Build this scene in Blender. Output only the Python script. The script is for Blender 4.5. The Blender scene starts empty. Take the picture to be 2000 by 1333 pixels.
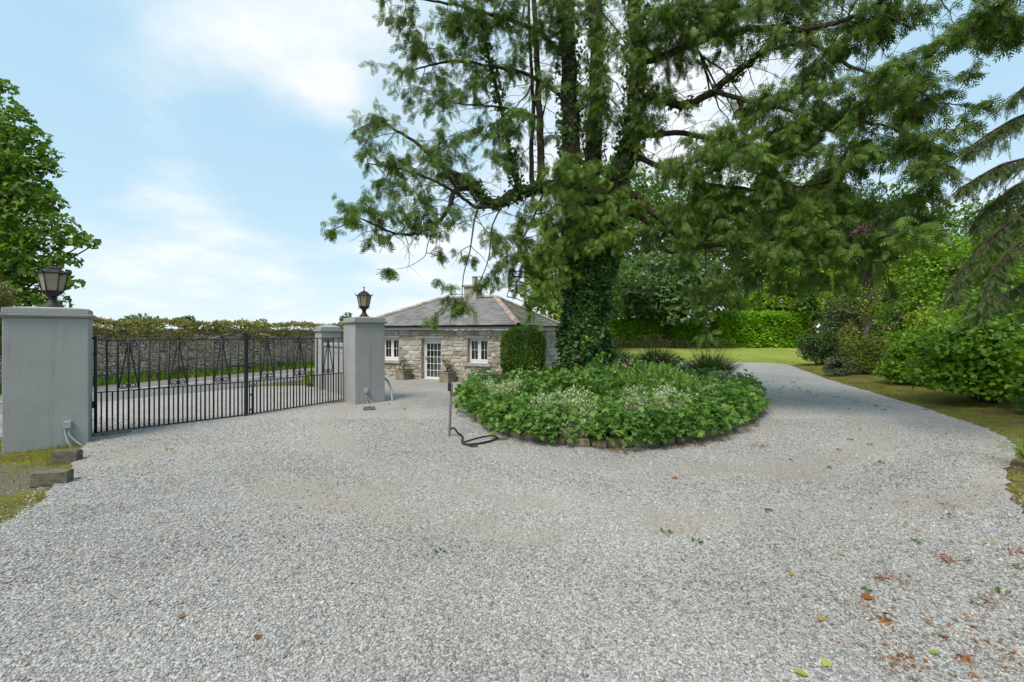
import bpy, math, random
import numpy as np
from mathutils import Vector, Matrix

random.seed(7)
RNG = np.random.default_rng(11)
R = math.radians
SC = bpy.context.scene
COL = SC.collection

# ------------------------------------------------------------------ camera
CAM_H, FPX, HORIZON = 2.2, 850.0, 650.0        # photograph pixels (2000 wide)
cam_data = bpy.data.cameras.new('camera')
cam = bpy.data.objects.new('camera', cam_data)
COL.objects.link(cam)
cam.location = (0, 0, CAM_H)
cam.rotation_euler = (R(90), 0, 0)
cam_data.sensor_width = 36.0
cam_data.lens = FPX / 2000.0 * 36.0
cam_data.shift_y = -(666.5 - HORIZON) / 2000.0
cam_data.clip_start, cam_data.clip_end = 0.1, 4000
SC.camera = cam

# ------------------------------------------------------------------ light
SUN_ELEV, SUN_AZ = 56.0, -147.0                # azimuth from +Y towards +X, degrees
sd = bpy.data.lights.new('sun', 'SUN')
sun = bpy.data.objects.new('sun', sd)
COL.objects.link(sun)
sd.energy, sd.angle, sd.color = 2.4, R(26), (1.0, 0.92, 0.79)
_s = Vector((math.sin(R(SUN_AZ)) * math.cos(R(SUN_ELEV)), math.cos(R(SUN_AZ)) * math.cos(R(SUN_ELEV)), math.sin(R(SUN_ELEV))))
sun.rotation_euler = (-_s).to_track_quat('-Z', 'Y').to_euler()
sun.location = _s * 60
SC.view_settings.view_transform = 'Standard'
SC.view_settings.look = 'None'
SC.view_settings.gamma = 1.0
SC.view_settings.use_curve_mapping = False
SC.view_settings.exposure = 0.64
SC.cycles.max_bounces = 6
SC.cycles.diffuse_bounces = 3
SC.cycles.glossy_bounces = 2
SC.cycles.transmission_bounces = 4
SC.cycles.transparent_max_bounces = 4
SC.cycles.use_denoising = True
SC.cycles.caustics_reflective = False
SC.cycles.caustics_refractive = False


class NT:
    """small node-tree writer"""
    def __init__(self, tree):
        self.t = tree
        tree.nodes.clear()

    def n(self, typ, ins=None, **props):
        nd = self.t.nodes.new(typ)
        for k, v in props.items():
            setattr(nd, k, v)
        for k, v in (ins or {}).items():
            self.put(nd.inputs[k], v)
        return nd

    def put(self, sock, v):
        if isinstance(v, bpy.types.NodeSocket):
            self.t.links.new(v, sock)
        elif isinstance(v, bpy.types.Node):
            self.t.links.new(v.outputs[0], sock)
        else:
            if hasattr(sock, 'default_value') and isinstance(v, (tuple, list)) and len(v) == 3 and sock.type == 'RGBA':
                v = (*v, 1)
            sock.default_value = v

    def math(self, op, a, b=0.0, c=None, clamp=False):
        nd = self.n('ShaderNodeMath', operation=op, use_clamp=clamp)
        self.put(nd.inputs[0], a); self.put(nd.inputs[1], b)
        if c is not None: self.put(nd.inputs[2], c)
        return nd.outputs[0]

    def vmath(self, op, a, b=(0, 0, 0)):
        nd = self.n('ShaderNodeVectorMath', operation=op)
        self.put(nd.inputs[0], a); self.put(nd.inputs[1], b)
        return nd.outputs['Value'] if op in ('DISTANCE', 'LENGTH', 'DOT_PRODUCT') else nd.outputs[0]

    def mix(self, f, a, b, blend='MIX'):
        nd = self.n('ShaderNodeMix', data_type='RGBA', blend_type=blend)
        self.put(nd.inputs[0], f); self.put(nd.inputs[6], a); self.put(nd.inputs[7], b)
        return nd.outputs[2]

    def ramp(self, f, stops, interp='LINEAR'):
        nd = self.n('ShaderNodeValToRGB')
        cr = nd.color_ramp
        cr.interpolation = interp
        while len(cr.elements) < len(stops):
            cr.elements.new(0.5)
        for e, (p, c) in zip(cr.elements, stops):
            e.position = p
            e.color = (*c, 1) if len(c) == 3 else c
        self.put(nd.inputs[0], f)
        return nd.outputs[0]

    def rng(self, v, a, b, c=0.0, d=1.0, smooth=True):
        nd = self.n('ShaderNodeMapRange', interpolation_type='SMOOTHSTEP' if smooth else 'LINEAR')
        self.put(nd.inputs[0], v)
        for k, x in zip((1, 2, 3, 4), (a, b, c, d)):
            self.put(nd.inputs[k], x)
        return nd.outputs[0]

    def noise(self, vec, scale, detail=4.0, rough=0.55, color=False):
        nd = self.n('ShaderNodeTexNoise', {'Scale': scale, 'Detail': detail, 'Roughness': rough})
        self.put(nd.inputs['Vector'], vec)
        return nd.outputs[1] if color else nd.outputs[0]

    def obj(self):
        return self.n('ShaderNodeTexCoord').outputs['Object']


def pixdir(px, py):
    v = Vector(((px - 1000) / FPX, 1.0, (HORIZON - py) / FPX))
    return v.normalized()


def build_world():
    w = bpy.data.worlds.new('World')
    SC.world = w
    w.use_nodes = True
    t = NT(w.node_tree)
    d = t.n('ShaderNodeTexCoord').outputs['Generated']
    sky = t.n('ShaderNodeTexSky', sky_type='NISHITA', sun_disc=False)
    sky.sun_elevation = R(SUN_ELEV)
    sky.sun_rotation = R(SUN_AZ)
    sky.air_density, sky.dust_density, sky.ozone_density = 1.0, 0.8, 1.2
    sep = t.n('ShaderNodeSeparateXYZ', {0: d})
    z = t.math('MAXIMUM', sep.outputs[2], 0.0)
    # clouds live on a flat layer overhead
    den = t.math('ADD', z, 0.22)
    cx = t.math('DIVIDE', sep.outputs[0], den)
    cy = t.math('DIVIDE', sep.outputs[1], den)
    cv = t.n('ShaderNodeCombineXYZ', {0: cx, 1: cy, 2: 0.37}).outputs[0]
    n1 = t.noise(t.vmath('ADD', cv, (3.1, 0.4, 0)), 1.15, 6.0, 0.55)
    n2 = t.noise(t.vmath('ADD', cv, (7.7, 2.2, 0)), 3.6, 5.0, 0.6)
    dens = t.math('ADD', t.math('MULTIPLY', n1, 0.8), t.math('MULTIPLY', n2, 0.32))
    # the broad cloud banks seen in the photograph
    for px, py, rad, amt in ((470, 30, 0.32, 0.26), (660, 60, 0.22, 0.10), (360, 400, 0.17, 0.06), (640, 185, 0.10, 0.17), (1250, 150, 0.75, 0.17), (1550, 300, 0.5, 0.10), (840, 520, 0.22, 0.14)):
        dist = t.vmath('DISTANCE', d, tuple(pixdir(px, py)))
        dens = t.math('ADD', dens, t.rng(dist, rad, 0.0, 0.0, amt))
    for px, py, rad, amt in ((60, 150, 0.22, 0.16), (430, 240, 0.12, 0.12), (570, 350, 0.20, 0.12), (1960, 160, 0.25, 0.12)):
        dist = t.vmath('DISTANCE', d, tuple(pixdir(px, py)))
        dens = t.math('SUBTRACT', dens, t.rng(dist, rad, 0.0, 0.0, amt))
    cl = t.rng(dens, 0.46, 0.90)
    hz = t.math('POWER', t.math('SUBTRACT', 1.0, z, clamp=True), 7.0)
    # hazy summer air: the blue is thinned with white everywhere
    blue = t.mix(0.80, sky.outputs[0], (3.45, 5.25, 6.4))
    col = t.mix(t.math('MULTIPLY', hz, 0.75), blue, (6.0, 6.5, 6.65))
    cloudcol = t.ramp(n2, [(0.25, (0.87, 0.90, 0.93)), (0.6, (0.98, 0.99, 1.0))])
    cloudcol = t.mix(1.0, cloudcol, (7.1, 7.0, 6.85), 'MULTIPLY')
    col = t.mix(t.math('MULTIPLY', cl, 0.92), col, cloudcol)
    bg = t.n('ShaderNodeBackground', {0: col, 1: 0.102})
    out = t.n('ShaderNodeOutputWorld')
    t.t.links.new(bg.outputs[0], out.inputs[0])


build_world()

# ------------------------------------------------------------------ helpers
def G(px, py, z=0.0):
    """ground point (height z) seen at a photograph pixel"""
    d = (CAM_H - z) * FPX / (py - HORIZON)
    return Vector(((px - 1000) / FPX * d, d, z))


def P(px, py, d):
    return Vector(((px - 1000) / FPX * d, d, CAM_H + (HORIZON - py) / FPX * d))


def link(name, me, mat=None, parent=None):
    o = bpy.data.objects.new(name, me)
    COL.objects.link(o)
    if mat is not None and me is not None and not me.materials:
        me.materials.append(mat)
    if parent is not None:
        o.parent = parent
    return o


def tag(o, label, cat, group=None, kind=None):
    o['label'] = label
    if cat: o['category'] = cat
    if group: o['group'] = group
    if kind: o['kind'] = kind
    return o


def thing(name, label, cat, loc=(0, 0, 0), rz=0.0, group=None):
    o = bpy.data.objects.new(name, None)
    o.empty_display_size = 0.2
    COL.objects.link(o)
    o.location = loc
    o.rotation_euler = (0, 0, rz)
    return tag(o, label, cat, group)


class MB:
    def __init__(self):
        self.v, self.f, self.sm = [], [], []

    def add(self, vs, fs, smooth=False):
        b = len(self.v)
        self.v += [tuple(v) for v in vs]
        for f in fs:
            self.f.append(tuple(i + b for i in f))
            self.sm.append(smooth)
        return self

    def box(self, x0, x1, y0, y1, z0, z1):
        vs = [(x, y, z) for z in (z0, z1) for y in (y0, y1) for x in (x0, x1)]
        return self.add(vs, [(0, 2, 3, 1), (4, 5, 7, 6), (0, 1, 5, 4), (2, 6, 7, 3), (0, 4, 6, 2), (1, 3, 7, 5)])

    def frustum(self, x0, x1, y0, y1, z0, z1, t):
        """box whose top is inset by t"""
        vs = [(x0, y0, z0), (x1, y0, z0), (x0, y1, z0), (x1, y1, z0), (x0 + t, y0 + t, z1), (x1 - t, y0 + t, z1), (x0 + t, y1 - t, z1), (x1 - t, y1 - t, z1)]
        return self.add(vs, [(0, 2, 3, 1), (4, 5, 7, 6), (0, 1, 5, 4), (2, 6, 7, 3), (0, 4, 6, 2), (1, 3, 7, 5)])

    def tube(self, pts, rad, n=6, cap=True, twist=0.0, smooth=True):
        pts = [Vector(p) for p in pts]
        m = len(pts)
        if not hasattr(rad, '__len__'): rad = [rad] * m
        t0 = (pts[1] - pts[0]).normalized()
        up = Vector((0, 0, 1)) if abs(t0.z) < 0.9 else Vector((1, 0, 0))
        nx = t0.cross(up).normalized()
        vs = []
        for i in range(m):
            a, b = pts[max(i - 1, 0)], pts[min(i + 1, m - 1)]
            t = (b - a)
            t = t.normalized() if t.length > 1e-9 else t0
            nx = (nx - t * nx.dot(t))
            nx = nx.normalized() if nx.length > 1e-6 else t.orthogonal().normalized()
            ny = t.cross(nx)
            for k in range(n):
                an = 2 * math.pi * k / n + twist * i
                vs.append(pts[i] + (nx * math.cos(an) + ny * math.sin(an)) * rad[i])
        fs = []
        for i in range(m - 1):
            for k in range(n):
                k2 = (k + 1) % n
                fs.append((i * n + k, i * n + k2, (i + 1) * n + k2, (i + 1) * n + k))
        if cap:
            fs.append(tuple(range(n - 1, -1, -1)))
            fs.append(tuple(range((m - 1) * n, m * n)))
        return self.add(vs, fs, smooth)

    def lathe(self, prof, n=12, c=(0, 0, 0), rot=0.0, smooth=False):
        vs, fs = [], []
        for r, z in prof:
            for k in range(n):
                a = 2 * math.pi * k / n + rot
                vs.append((c[0] + r * math.cos(a), c[1] + r * math.sin(a), c[2] + z))
        m = len(prof)
        for i in range(m - 1):
            for k in range(n):
                k2 = (k + 1) % n
                fs.append((i * n + k, i * n + k2, (i + 1) * n + k2, (i + 1) * n + k))
        fs.append(tuple(range(n - 1, -1, -1)))
        fs.append(tuple(range((m - 1) * n, m * n)))
        return self.add(vs, fs, smooth)

    def mesh(self, name):
        me = bpy.data.meshes.new(name)
        me.from_pydata(self.v, [], self.f)
        me.polygons.foreach_set('use_smooth', self.sm)
        me.update()
        return me

    def build(self, name, mat, parent=None, bevel=0.0):
        o = link(name, self.mesh(name), mat, parent)
        if bevel:
            b = o.modifiers.new('bevel', 'BEVEL')
            b.width, b.segments, b.limit_method, b.angle_limit = bevel, 2, 'ANGLE', R(40)
        return o


def catmull(pts, n=6, closed=False):
    pts = [Vector(p) for p in pts]
    out = []
    m = len(pts)
    rngs = range(m) if closed else range(m - 1)
    for i in rngs:
        if closed:
            p0, p1, p2, p3 = pts[i - 1], pts[i], pts[(i + 1) % m], pts[(i + 2) % m]
        else:
            p0, p1, p2, p3 = pts[max(i - 1, 0)], pts[i], pts[i + 1], pts[min(i + 2, m - 1)]
        for k in range(n):
            t = k / n
            out.append(0.5 * ((2 * p1) + (p2 - p0) * t + (2 * p0 - 5 * p1 + 4 * p2 - p3) * t * t + (3 * p1 - p0 - 3 * p2 + p3) * t * t * t))
    if not closed: out.append(pts[-1].copy())
    return out


def npmesh(name, verts, faces_flat, starts, tint=None):
    me = bpy.data.meshes.new(name)
    me.vertices.add(len(verts))
    me.vertices.foreach_set('co', np.ascontiguousarray(verts, dtype=np.float32).ravel())
    me.loops.add(len(faces_flat))
    me.loops.foreach_set('vertex_index', np.ascontiguousarray(faces_flat, dtype=np.int32))
    me.polygons.add(len(starts))
    me.polygons.foreach_set('loop_start', np.ascontiguousarray(starts, dtype=np.int32))
    me.update(calc_edges=True)
    if tint is not None:
        a = me.attributes.new('tint', 'FLOAT', 'POINT')
        a.data.foreach_set('value', np.ascontiguousarray(tint, dtype=np.float32))
    return me


def nrm(a):
    return a / np.maximum(np.linalg.norm(a, axis=-1, keepdims=True), 1e-9)


class Leaves:
    """collects leaf-shaped faces (each with its own place, direction and tint) into one mesh"""
    def __init__(self):
        self.V, self.L, self.S, self.T = [], [], [], []
        self.nv = self.nl = 0

    def add(self, tmpl, pos, ydir, normal, scale, tint=None, rng=RNG):
        V, F = tmpl
        V = np.asarray(V, float)
        pos = np.asarray(pos, float)
        N, K = len(pos), len(V)
        if N == 0: return self
        y = nrm(np.asarray(ydir, float))
        x = nrm(np.cross(y, np.asarray(normal, float)))
        z = np.cross(x, y)
        s = np.broadcast_to(np.asarray(scale, float), (N,))[:, None, None]
        v = pos[:, None, :] + s * (V[None, :, 0:1] * x[:, None] + V[None, :, 1:2] * y[:, None] + V[None, :, 2:3] * z[:, None])
        ff = np.concatenate([np.array(f) for f in F])
        ln = np.array([len(f) for f in F])
        st = np.concatenate([[0], np.cumsum(ln)[:-1]])
        off = np.arange(N) * K + self.nv
        self.V.append(v.reshape(-1, 3))
        self.L.append((ff[None] + off[:, None]).ravel())
        self.S.append((st[None] + (np.arange(N) * len(ff) + self.nl)[:, None]).ravel())
        if tint is None: tint = rng.random(N)
        self.T.append(np.repeat(np.broadcast_to(tint, (N,)), K))
        self.nv += N * K
        self.nl += N * len(ff)
        return self

    def build(self, name, mat, parent=None):
        me = npmesh(name, np.concatenate(self.V), np.concatenate(self.L), np.concatenate(self.S), np.concatenate(self.T))
        return link(name, me, mat, parent)


# leaf shapes: y = growth direction, z = upper side
LEAF = ([(0, 0, 0), (0.30, 0.42, 0.05), (0, 1, -0.06), (-0.30, 0.42, 0.05)], [(0, 1, 2), (0, 2, 3)])
BROAD = ([(0, 0, 0), (0.30, 0.25, 0.04), (0.34, 0.58, 0.03), (0, 1, -0.12), (-0.34, 0.58, 0.03), (-0.30, 0.25, 0.04), (0, 0.5, -0.03)],
         [(0, 1, 6), (1, 2, 6), (2, 3, 6), (3, 4, 6), (4, 5, 6), (5, 0, 6)])


def lobed(n=5, inner=0.42):
    vs, fs = [(0, 0.28, 0)], []
    m = n * 2
    for i in range(m + 1):
        a = R(-150 + 300 * i / m)
        r = (0.62 if i % 2 else inner * 0.8) * (1.0 + 0.15 * math.cos(a))
        vs.append((r * math.sin(a), 0.28 + r * math.cos(a), -0.10 * r if i % 2 else 0.03))
    for i in range(1, m + 1):
        fs.append((0, i + 1, i))
    return vs, fs


LOBED = lobed(5, 0.42)
LOBED3 = lobed(3, 0.50)
LANCE = ([(0, 0, 0), (0.09, 0.3, 0.02), (0.08, 0.65, 0.0), (0, 1, -0.12), (-0.08, 0.65, 0.0), (-0.09, 0.3, 0.02)], [(0, 1, 2, 5), (5, 2, 3, 4)])
BLADE = ([(-0.03, 0, 0), (0.03, 0, 0), (0.024, 0.4, 0.03), (-0.024, 0.4, 0.03), (0.014, 0.75, -0.06), (-0.014, 0.75, -0.06), (0, 1, -0.22)],
         [(0, 1, 2, 3), (3, 2, 4, 5), (5, 4, 6)])


def frond(pairs=6, width=0.40, droop=0.22, leaf_w=0.055):
    """flat conifer spray: a thin rachis with slanted leaflets on both sides"""
    vs, fs = [], []
    def zc(y, x=0.0): return -droop * y * y - 0.35 * abs(x)
    def quad(a, b, w):
        ax, ay = a; bx, by = b
        dx, dy = bx - ax, by - ay
        l = math.hypot(dx, dy)
        px, py = -dy / l * w, dx / l * w
        mx, my = ax + dx * 0.45, ay + dy * 0.45
        i = len(vs)
        for x, y in ((ax, ay), (mx + px, my + py), (bx, by), (mx - px, my - py)):
            vs.append((x, y, zc(y, x)))
        fs.append((i, i + 1, i + 2, i + 3))
    quad((0, 0), (0, 0.55), 0.018)
    quad((0, 0.45), (0, 1.0), leaf_w)
    for k in range(pairs):
        t = 0.14 + 0.70 * k / (pairs - 1)
        ln = width * (0.65 + 0.5 * math.sin(math.pi * min(1, 0.25 + t * 0.75)))* (1.12 - 0.55 * t)
        for s in (-1, 1):
            yy = t + (0.04 if s > 0 else 0)
            quad((0, yy), (s * ln * 0.75, yy + ln * 0.85), leaf_w)
    return vs, fs


FROND = frond(4, 0.40, 0.32, 0.048)
NEEDLE_TWIG = frond(pairs=5, width=0.22, droop=0.15, leaf_w=0.028)


# ------------------------------------------------------------------ materials
def newmat(name):
    m = bpy.data.materials.new(name)
    m.use_nodes = True
    t = NT(m.node_tree)
    return m, t


def finish(t, bsdf):
    o = t.n('ShaderNodeOutputMaterial')
    t.t.links.new(bsdf.outputs[0], o.inputs[0])


def leafmat(name, cols, transl=0.35, rough=0.45, spec=0.35):
    m, t = newmat(name)
    at = t.n('ShaderNodeAttribute', attribute_name='tint').outputs['Fac']
    k = len(cols) - 1
    c = t.ramp(at, [(i / k, cc) for i, cc in enumerate(cols)])
    nz = t.noise(t.obj(), 1.1, 2.0)
    c = t.mix(t.rng(nz, 0.35, 0.7, 0.0, 0.35), c, t.mix(1.0, c, (1.35, 1.2, 0.7), 'MULTIPLY'))
    b = t.n('ShaderNodeBsdfPrincipled', {'Base Color': c, 'Roughness': rough, 'Specular IOR Level': spec})
    tr = t.n('ShaderNodeBsdfTranslucent', {'Color': t.mix(1.0, c, (1.25, 1.3, 0.6), 'MULTIPLY')})
    mx = t.n('ShaderNodeMixShader', {0: transl})
    t.t.links.new(b.outputs[0], mx.inputs[1]); t.t.links.new(tr.outputs[0], mx.inputs[2])
    finish(t, mx)
    return m


def plainmat(name, col, rough=0.6, metal=0.0, var=0.12, scale=6.0, bump=0.15, bscale=60.0, spec=0.4, stains=None):
    m, t = newmat(name)
    o = t.obj()
    n = t.noise(o, scale, 5.0, 0.6)
    dark = tuple(x * (1 - var * 1.6) for x in col)
    lite = tuple(min(1, x * (1 + var)) for x in col)
    c = t.ramp(n, [(0.3, dark), (0.7, lite)])
    if stains:
        s = t.noise(o, stains[1], 6.0, 0.65)
        c = t.mix(t.rng(s, stains[2], stains[2] + 0.14), c, stains[0])
    b = t.n('ShaderNodeBsdfPrincipled', {'Base Color': c, 'Roughness': rough, 'Metallic': metal, 'Specular IOR Level': spec})
    if bump:
        bn = t.n('ShaderNodeBump', {'Strength': bump, 'Distance': 0.02})
        t.put(bn.inputs['Height'], t.noise(o, bscale, 5.0, 0.6))
        t.t.links.new(bn.outputs[0], b.inputs['Normal'])
    finish(t, b)
    return m


def stonemat(name, stops, scale=9.0, moss=None, bump=0.6):
    """each stone picks its own tone (object random), with mottling and lichen"""
    m, t = newmat(name)
    o = t.obj()
    rnd = t.n('ShaderNodeObjectInfo').outputs['Random']
    at = t.n('ShaderNodeAttribute', attribute_name='tint').outputs['Fac']
    r = t.math('FRACT', t.math('ADD', rnd, at))
    c = t.ramp(r, stops)
    geo = t.n('ShaderNodeNewGeometry').outputs['Position']
    n = t.noise(geo, scale, 6.0, 0.65)
    c = t.mix(1.0, c, t.ramp(n, [(0.25, (0.62, 0.60, 0.56)), (0.75, (1.25, 1.22, 1.18))]), 'MULTIPLY')
    if moss:
        s = t.noise(geo, moss[1], 5.0, 0.65)
        c = t.mix(t.rng(s, moss[2], moss[2] + 0.16, 0.0, 0.85), c, moss[0])
    b = t.n('ShaderNodeBsdfPrincipled', {'Base Color': c, 'Roughness': 0.9, 'Specular IOR Level': 0.2})
    bn = t.n('ShaderNodeBump', {'Strength': bump, 'Distance': 0.03})
    t.put(bn.inputs['Height'], t.noise(geo, scale * 3, 6.0, 0.7))
    t.t.links.new(bn.outputs[0], b.inputs['Normal'])
    finish(t, b)
    return m


def streaky():
    """painted render with rain streaks, faint patching and hairline cracks"""
    m, t = newmat('grey painted render, weathered')
    o = t.obj()
    n = t.noise(o, 1.7, 5.0, 0.6)
    c = t.ramp(n, [(0.3, (0.30, 0.305, 0.303)), (0.7, (0.345, 0.35, 0.345))])
    st = t.noise(t.vmath('MULTIPLY', o, (7.0, 7.0, 0.45)), 1.0, 6.0, 0.65)
    c = t.mix(t.rng(st, 0.52, 0.72, 0.0, 0.38), c, (0.17, 0.175, 0.165))
    c = t.mix(t.rng(t.noise(t.vmath('MULTIPLY', o, (5.0, 5.0, 0.7)), 1.3, 5.0, 0.6), 0.60, 0.75, 0.0, 0.4), c, (0.40, 0.405, 0.40))
    al = t.noise(o, 3.4, 6.0, 0.7)
    c = t.mix(t.rng(al, 0.63, 0.74, 0.0, 0.45), c, (0.17, 0.18, 0.12))
    v = t.n('ShaderNodeTexVoronoi', {'Scale': 1.6}, feature='DISTANCE_TO_EDGE')
    t.put(v.inputs['Vector'], t.vmath('ADD', o, t.vmath('MULTIPLY', t.noise(o, 3.0, 5.0, 0.6, True), (0.5, 0.5, 0.5))))
    crack = t.math('MULTIPLY', t.rng(v.outputs[0], 0.006, 0.0, 0.0, 0.7), t.rng(t.noise(o, 0.9, 2.0), 0.5, 0.6))
    c = t.mix(crack, c, (0.12, 0.12, 0.115))
    b = t.n('ShaderNodeBsdfPrincipled', {'Base Color': c, 'Roughness': 0.85, 'Specular IOR Level': 0.2})
    bn = t.n('ShaderNodeBump', {'Strength': 0.5, 'Distance': 0.02})
    t.put(bn.inputs['Height'], t.math('ADD', t.noise(o, 50.0, 5.0, 0.6), t.math('MULTIPLY', n, 1.5)))
    t.t.links.new(bn.outputs[0], b.inputs['Normal'])
    finish(t, b)
    return m


M = {}
M['cedar'] = leafmat('cedar foliage', [(0.046, 0.090, 0.016), (0.085, 0.158, 0.024), (0.140, 0.235, 0.038), (0.22, 0.325, 0.065)], 0.38)
M['spruce'] = leafmat('spruce foliage', [(0.034, 0.070, 0.016), (0.070, 0.130, 0.024), (0.125, 0.165, 0.042)], 0.22)
M['ivy'] = leafmat('ivy', [(0.018, 0.052, 0.012), (0.034, 0.092, 0.017), (0.060, 0.145, 0.022), (0.16, 0.29, 0.04)], 0.22, 0.45, 0.3)
M['maple'] = leafmat('broad green leaves', [(0.055, 0.120, 0.014), (0.11, 0.215, 0.024), (0.19, 0.31, 0.042)], 0.38)
M['geranium'] = leafmat('geranium leaves', [(0.052, 0.130, 0.022), (0.100, 0.215, 0.038), (0.165, 0.295, 0.060)], 0.3, 0.5)
M['variegated'] = leafmat('variegated leaves', [(0.15, 0.25, 0.10), (0.32, 0.40, 0.23), (0.56, 0.59, 0.43)], 0.25, 0.5)
M['yellowgreen'] = leafmat('fresh yellow green leaves', [(0.11, 0.20, 0.016), (0.21, 0.33, 0.028), (0.33, 0.45, 0.055)], 0.45)
M['midgreen'] = leafmat('mid green leaves', [(0.040, 0.095, 0.012), (0.085, 0.175, 0.020), (0.15, 0.26, 0.034)], 0.4)
M['brightgreen'] = leafmat('bright green leaves', [(0.08, 0.18, 0.013), (0.16, 0.31, 0.024), (0.26, 0.41, 0.042)], 0.42)
M['palegreen'] = leafmat('grey green leaves', [(0.045, 0.10, 0.04), (0.10, 0.18, 0.07), (0.19, 0.28, 0.13)], 0.35)
M['laurel'] = leafmat('laurel leaves', [(0.10, 0.23, 0.009), (0.20, 0.40, 0.017), (0.31, 0.52, 0.032)], 0.4, 0.3, 0.5)
M['hydrangea'] = leafmat('hydrangea leaves', [(0.070, 0.160, 0.013), (0.140, 0.275, 0.022), (0.23, 0.37, 0.042)], 0.4, 0.4)
M['box'] = leafmat('clipped box leaves', [(0.070, 0.135, 0.016), (0.125, 0.22, 0.028), (0.20, 0.31, 0.048)], 0.3)
M['redbox'] = leafmat('bronze tipped leaves', [(0.055, 0.11, 0.014), (0.11, 0.18, 0.024), (0.24, 0.17, 0.035)], 0.3)
M['darkshrub'] = leafmat('dark evergreen leaves', [(0.022, 0.050, 0.012), (0.045, 0.095, 0.022), (0.085, 0.15, 0.038)], 0.2)
M['greyshrub'] = leafmat('silvery leaves', [(0.05, 0.075, 0.04), (0.10, 0.13, 0.08), (0.16, 0.19, 0.12)], 0.25)
M['copper'] = leafmat('copper leaves', [(0.045, 0.022, 0.028), (0.085, 0.04, 0.05), (0.13, 0.07, 0.075)], 0.3)
M['creeper'] = leafmat('wall top growth', [(0.12, 0.19, 0.025), (0.24, 0.24, 0.07), (0.31, 0.22, 0.11), (0.24, 0.33, 0.05), (0.36, 0.31, 0.15)], 0.3)
M['grass'] = leafmat('grass blades', [(0.08, 0.17, 0.014), (0.16, 0.28, 0.026), (0.26, 0.35, 0.05)], 0.4)
M['drygrass'] = leafmat('tufted grass with straw tips', [(0.05, 0.11, 0.02), (0.10, 0.16, 0.035), (0.19, 0.17, 0.07)], 0.35)
M['mossblade'] = leafmat('moss and thin grass', [(0.12, 0.145, 0.018), (0.20, 0.205, 0.028), (0.20, 0.155, 0.06)], 0.3)
M['pink'] = leafmat('pink petals', [(0.42, 0.24, 0.40), (0.58, 0.34, 0.52), (0.62, 0.22, 0.45)], 0.3)
M['violet'] = leafmat('violet petals', [(0.22, 0.18, 0.55), (0.32, 0.26, 0.65)], 0.3)
M['litter'] = leafmat('dry leaf litter', [(0.16, 0.06, 0.02), (0.30, 0.13, 0.045), (0.22, 0.12, 0.06), (0.38, 0.24, 0.08)], 0.15, 0.8, 0.1)
M['bark'] = plainmat('cedar bark', (0.062, 0.047, 0.036), 0.95, var=0.4, scale=7, bump=0.9, bscale=16, spec=0.1, stains=((0.06, 0.075, 0.025), 2.5, 0.52))
M['twig'] = plainmat('grey brown twigs', (0.105, 0.085, 0.065), 0.95, var=0.35, scale=5, bump=0.4, bscale=30, spec=0.1)
M['render'] = streaky()
M['iron'] = plainmat('black painted iron', (0.012, 0.012, 0.013), 0.45, metal=0.0, var=0.25, scale=20, bump=0.2, bscale=80, spec=0.5)
M['lantern'] = plainmat('weathered dark bronze', (0.035, 0.032, 0.030), 0.55, metal=0.3, var=0.5, scale=14, bump=0.3, bscale=60)
M['galv'] = plainmat('grey plastic conduit', (0.36, 0.38, 0.40), 0.55, var=0.1, bump=0.05)
M['white'] = plainmat('white window paint', (0.78, 0.78, 0.77), 0.45, var=0.04, bump=0.03)
M['gutter'] = plainmat('black gutter', (0.015, 0.016, 0.018), 0.4, var=0.1, bump=0.05)
M['fascia'] = plainmat('grey soffit', (0.48, 0.48, 0.46), 0.6, var=0.06, bump=0.05)
M['terracotta'] = plainmat('terracotta', (0.34, 0.235, 0.185), 0.85, var=0.3, scale=5, bump=0.4, bscale=25, stains=((0.40, 0.36, 0.32), 4.0, 0.43))
M['slate'] = stonemat('slate', [(0.0, (0.185, 0.193, 0.208)), (0.5, (0.22, 0.228, 0.243)), (1.0, (0.265, 0.27, 0.28))], 1.2, bump=0.25)
M['slate_lichen'] = stonemat('slate with orange lichen', [(0.0, (0.17, 0.175, 0.175)), (0.5, (0.23, 0.235, 0.225)), (1.0, (0.29, 0.29, 0.27))], 3.0, ((0.42, 0.25, 0.02), 1.15, 0.55), bump=0.3)
M['stone'] = stonemat('rubble stone', [(0.0, (0.30, 0.265, 0.22)), (0.35, (0.42, 0.385, 0.335)), (0.7, (0.49, 0.46, 0.42)), (1.0, (0.57, 0.55, 0.52))], 9.0, ((0.25, 0.18, 0.12), 2.2, 0.60))
M['mortar'] = plainmat('lime mortar', (0.46, 0.42, 0.36), 0.95, var=0.25, scale=5, bump=0.6, bscale=40, spec=0.1, stains=((0.20, 0.15, 0.10), 2.0, 0.55))
M['dressed'] = plainmat('dressed stone', (0.40, 0.385, 0.35), 0.9, var=0.2, scale=6, bump=0.4, bscale=40, spec=0.1, stains=((0.22, 0.20, 0.15), 5.0, 0.58))
M['wallstone'] = stonemat('boundary wall stone', [(0.0, (0.41, 0.325, 0.225)), (0.4, (0.53, 0.44, 0.33)), (0.75, (0.60, 0.52, 0.415)), (1.0, (0.68, 0.62, 0.53))], 6.0, ((0.21, 0.17, 0.09), 0.9, 0.54))
M['bedstone'] = stonemat('mossy edging stone', [(0.0, (0.17, 0.14, 0.10)), (0.5, (0.27, 0.235, 0.18)), (1.0, (0.36, 0.32, 0.26))], 12.0, ((0.085, 0.085, 0.016), 3.2, 0.50), bump=0.9)
M['block'] = stonemat('loose block', [(0.0, (0.16, 0.145, 0.115)), (1.0, (0.22, 0.20, 0.16))], 16.0, ((0.07, 0.065, 0.02), 6.0, 0.55), bump=0.9)
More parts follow.
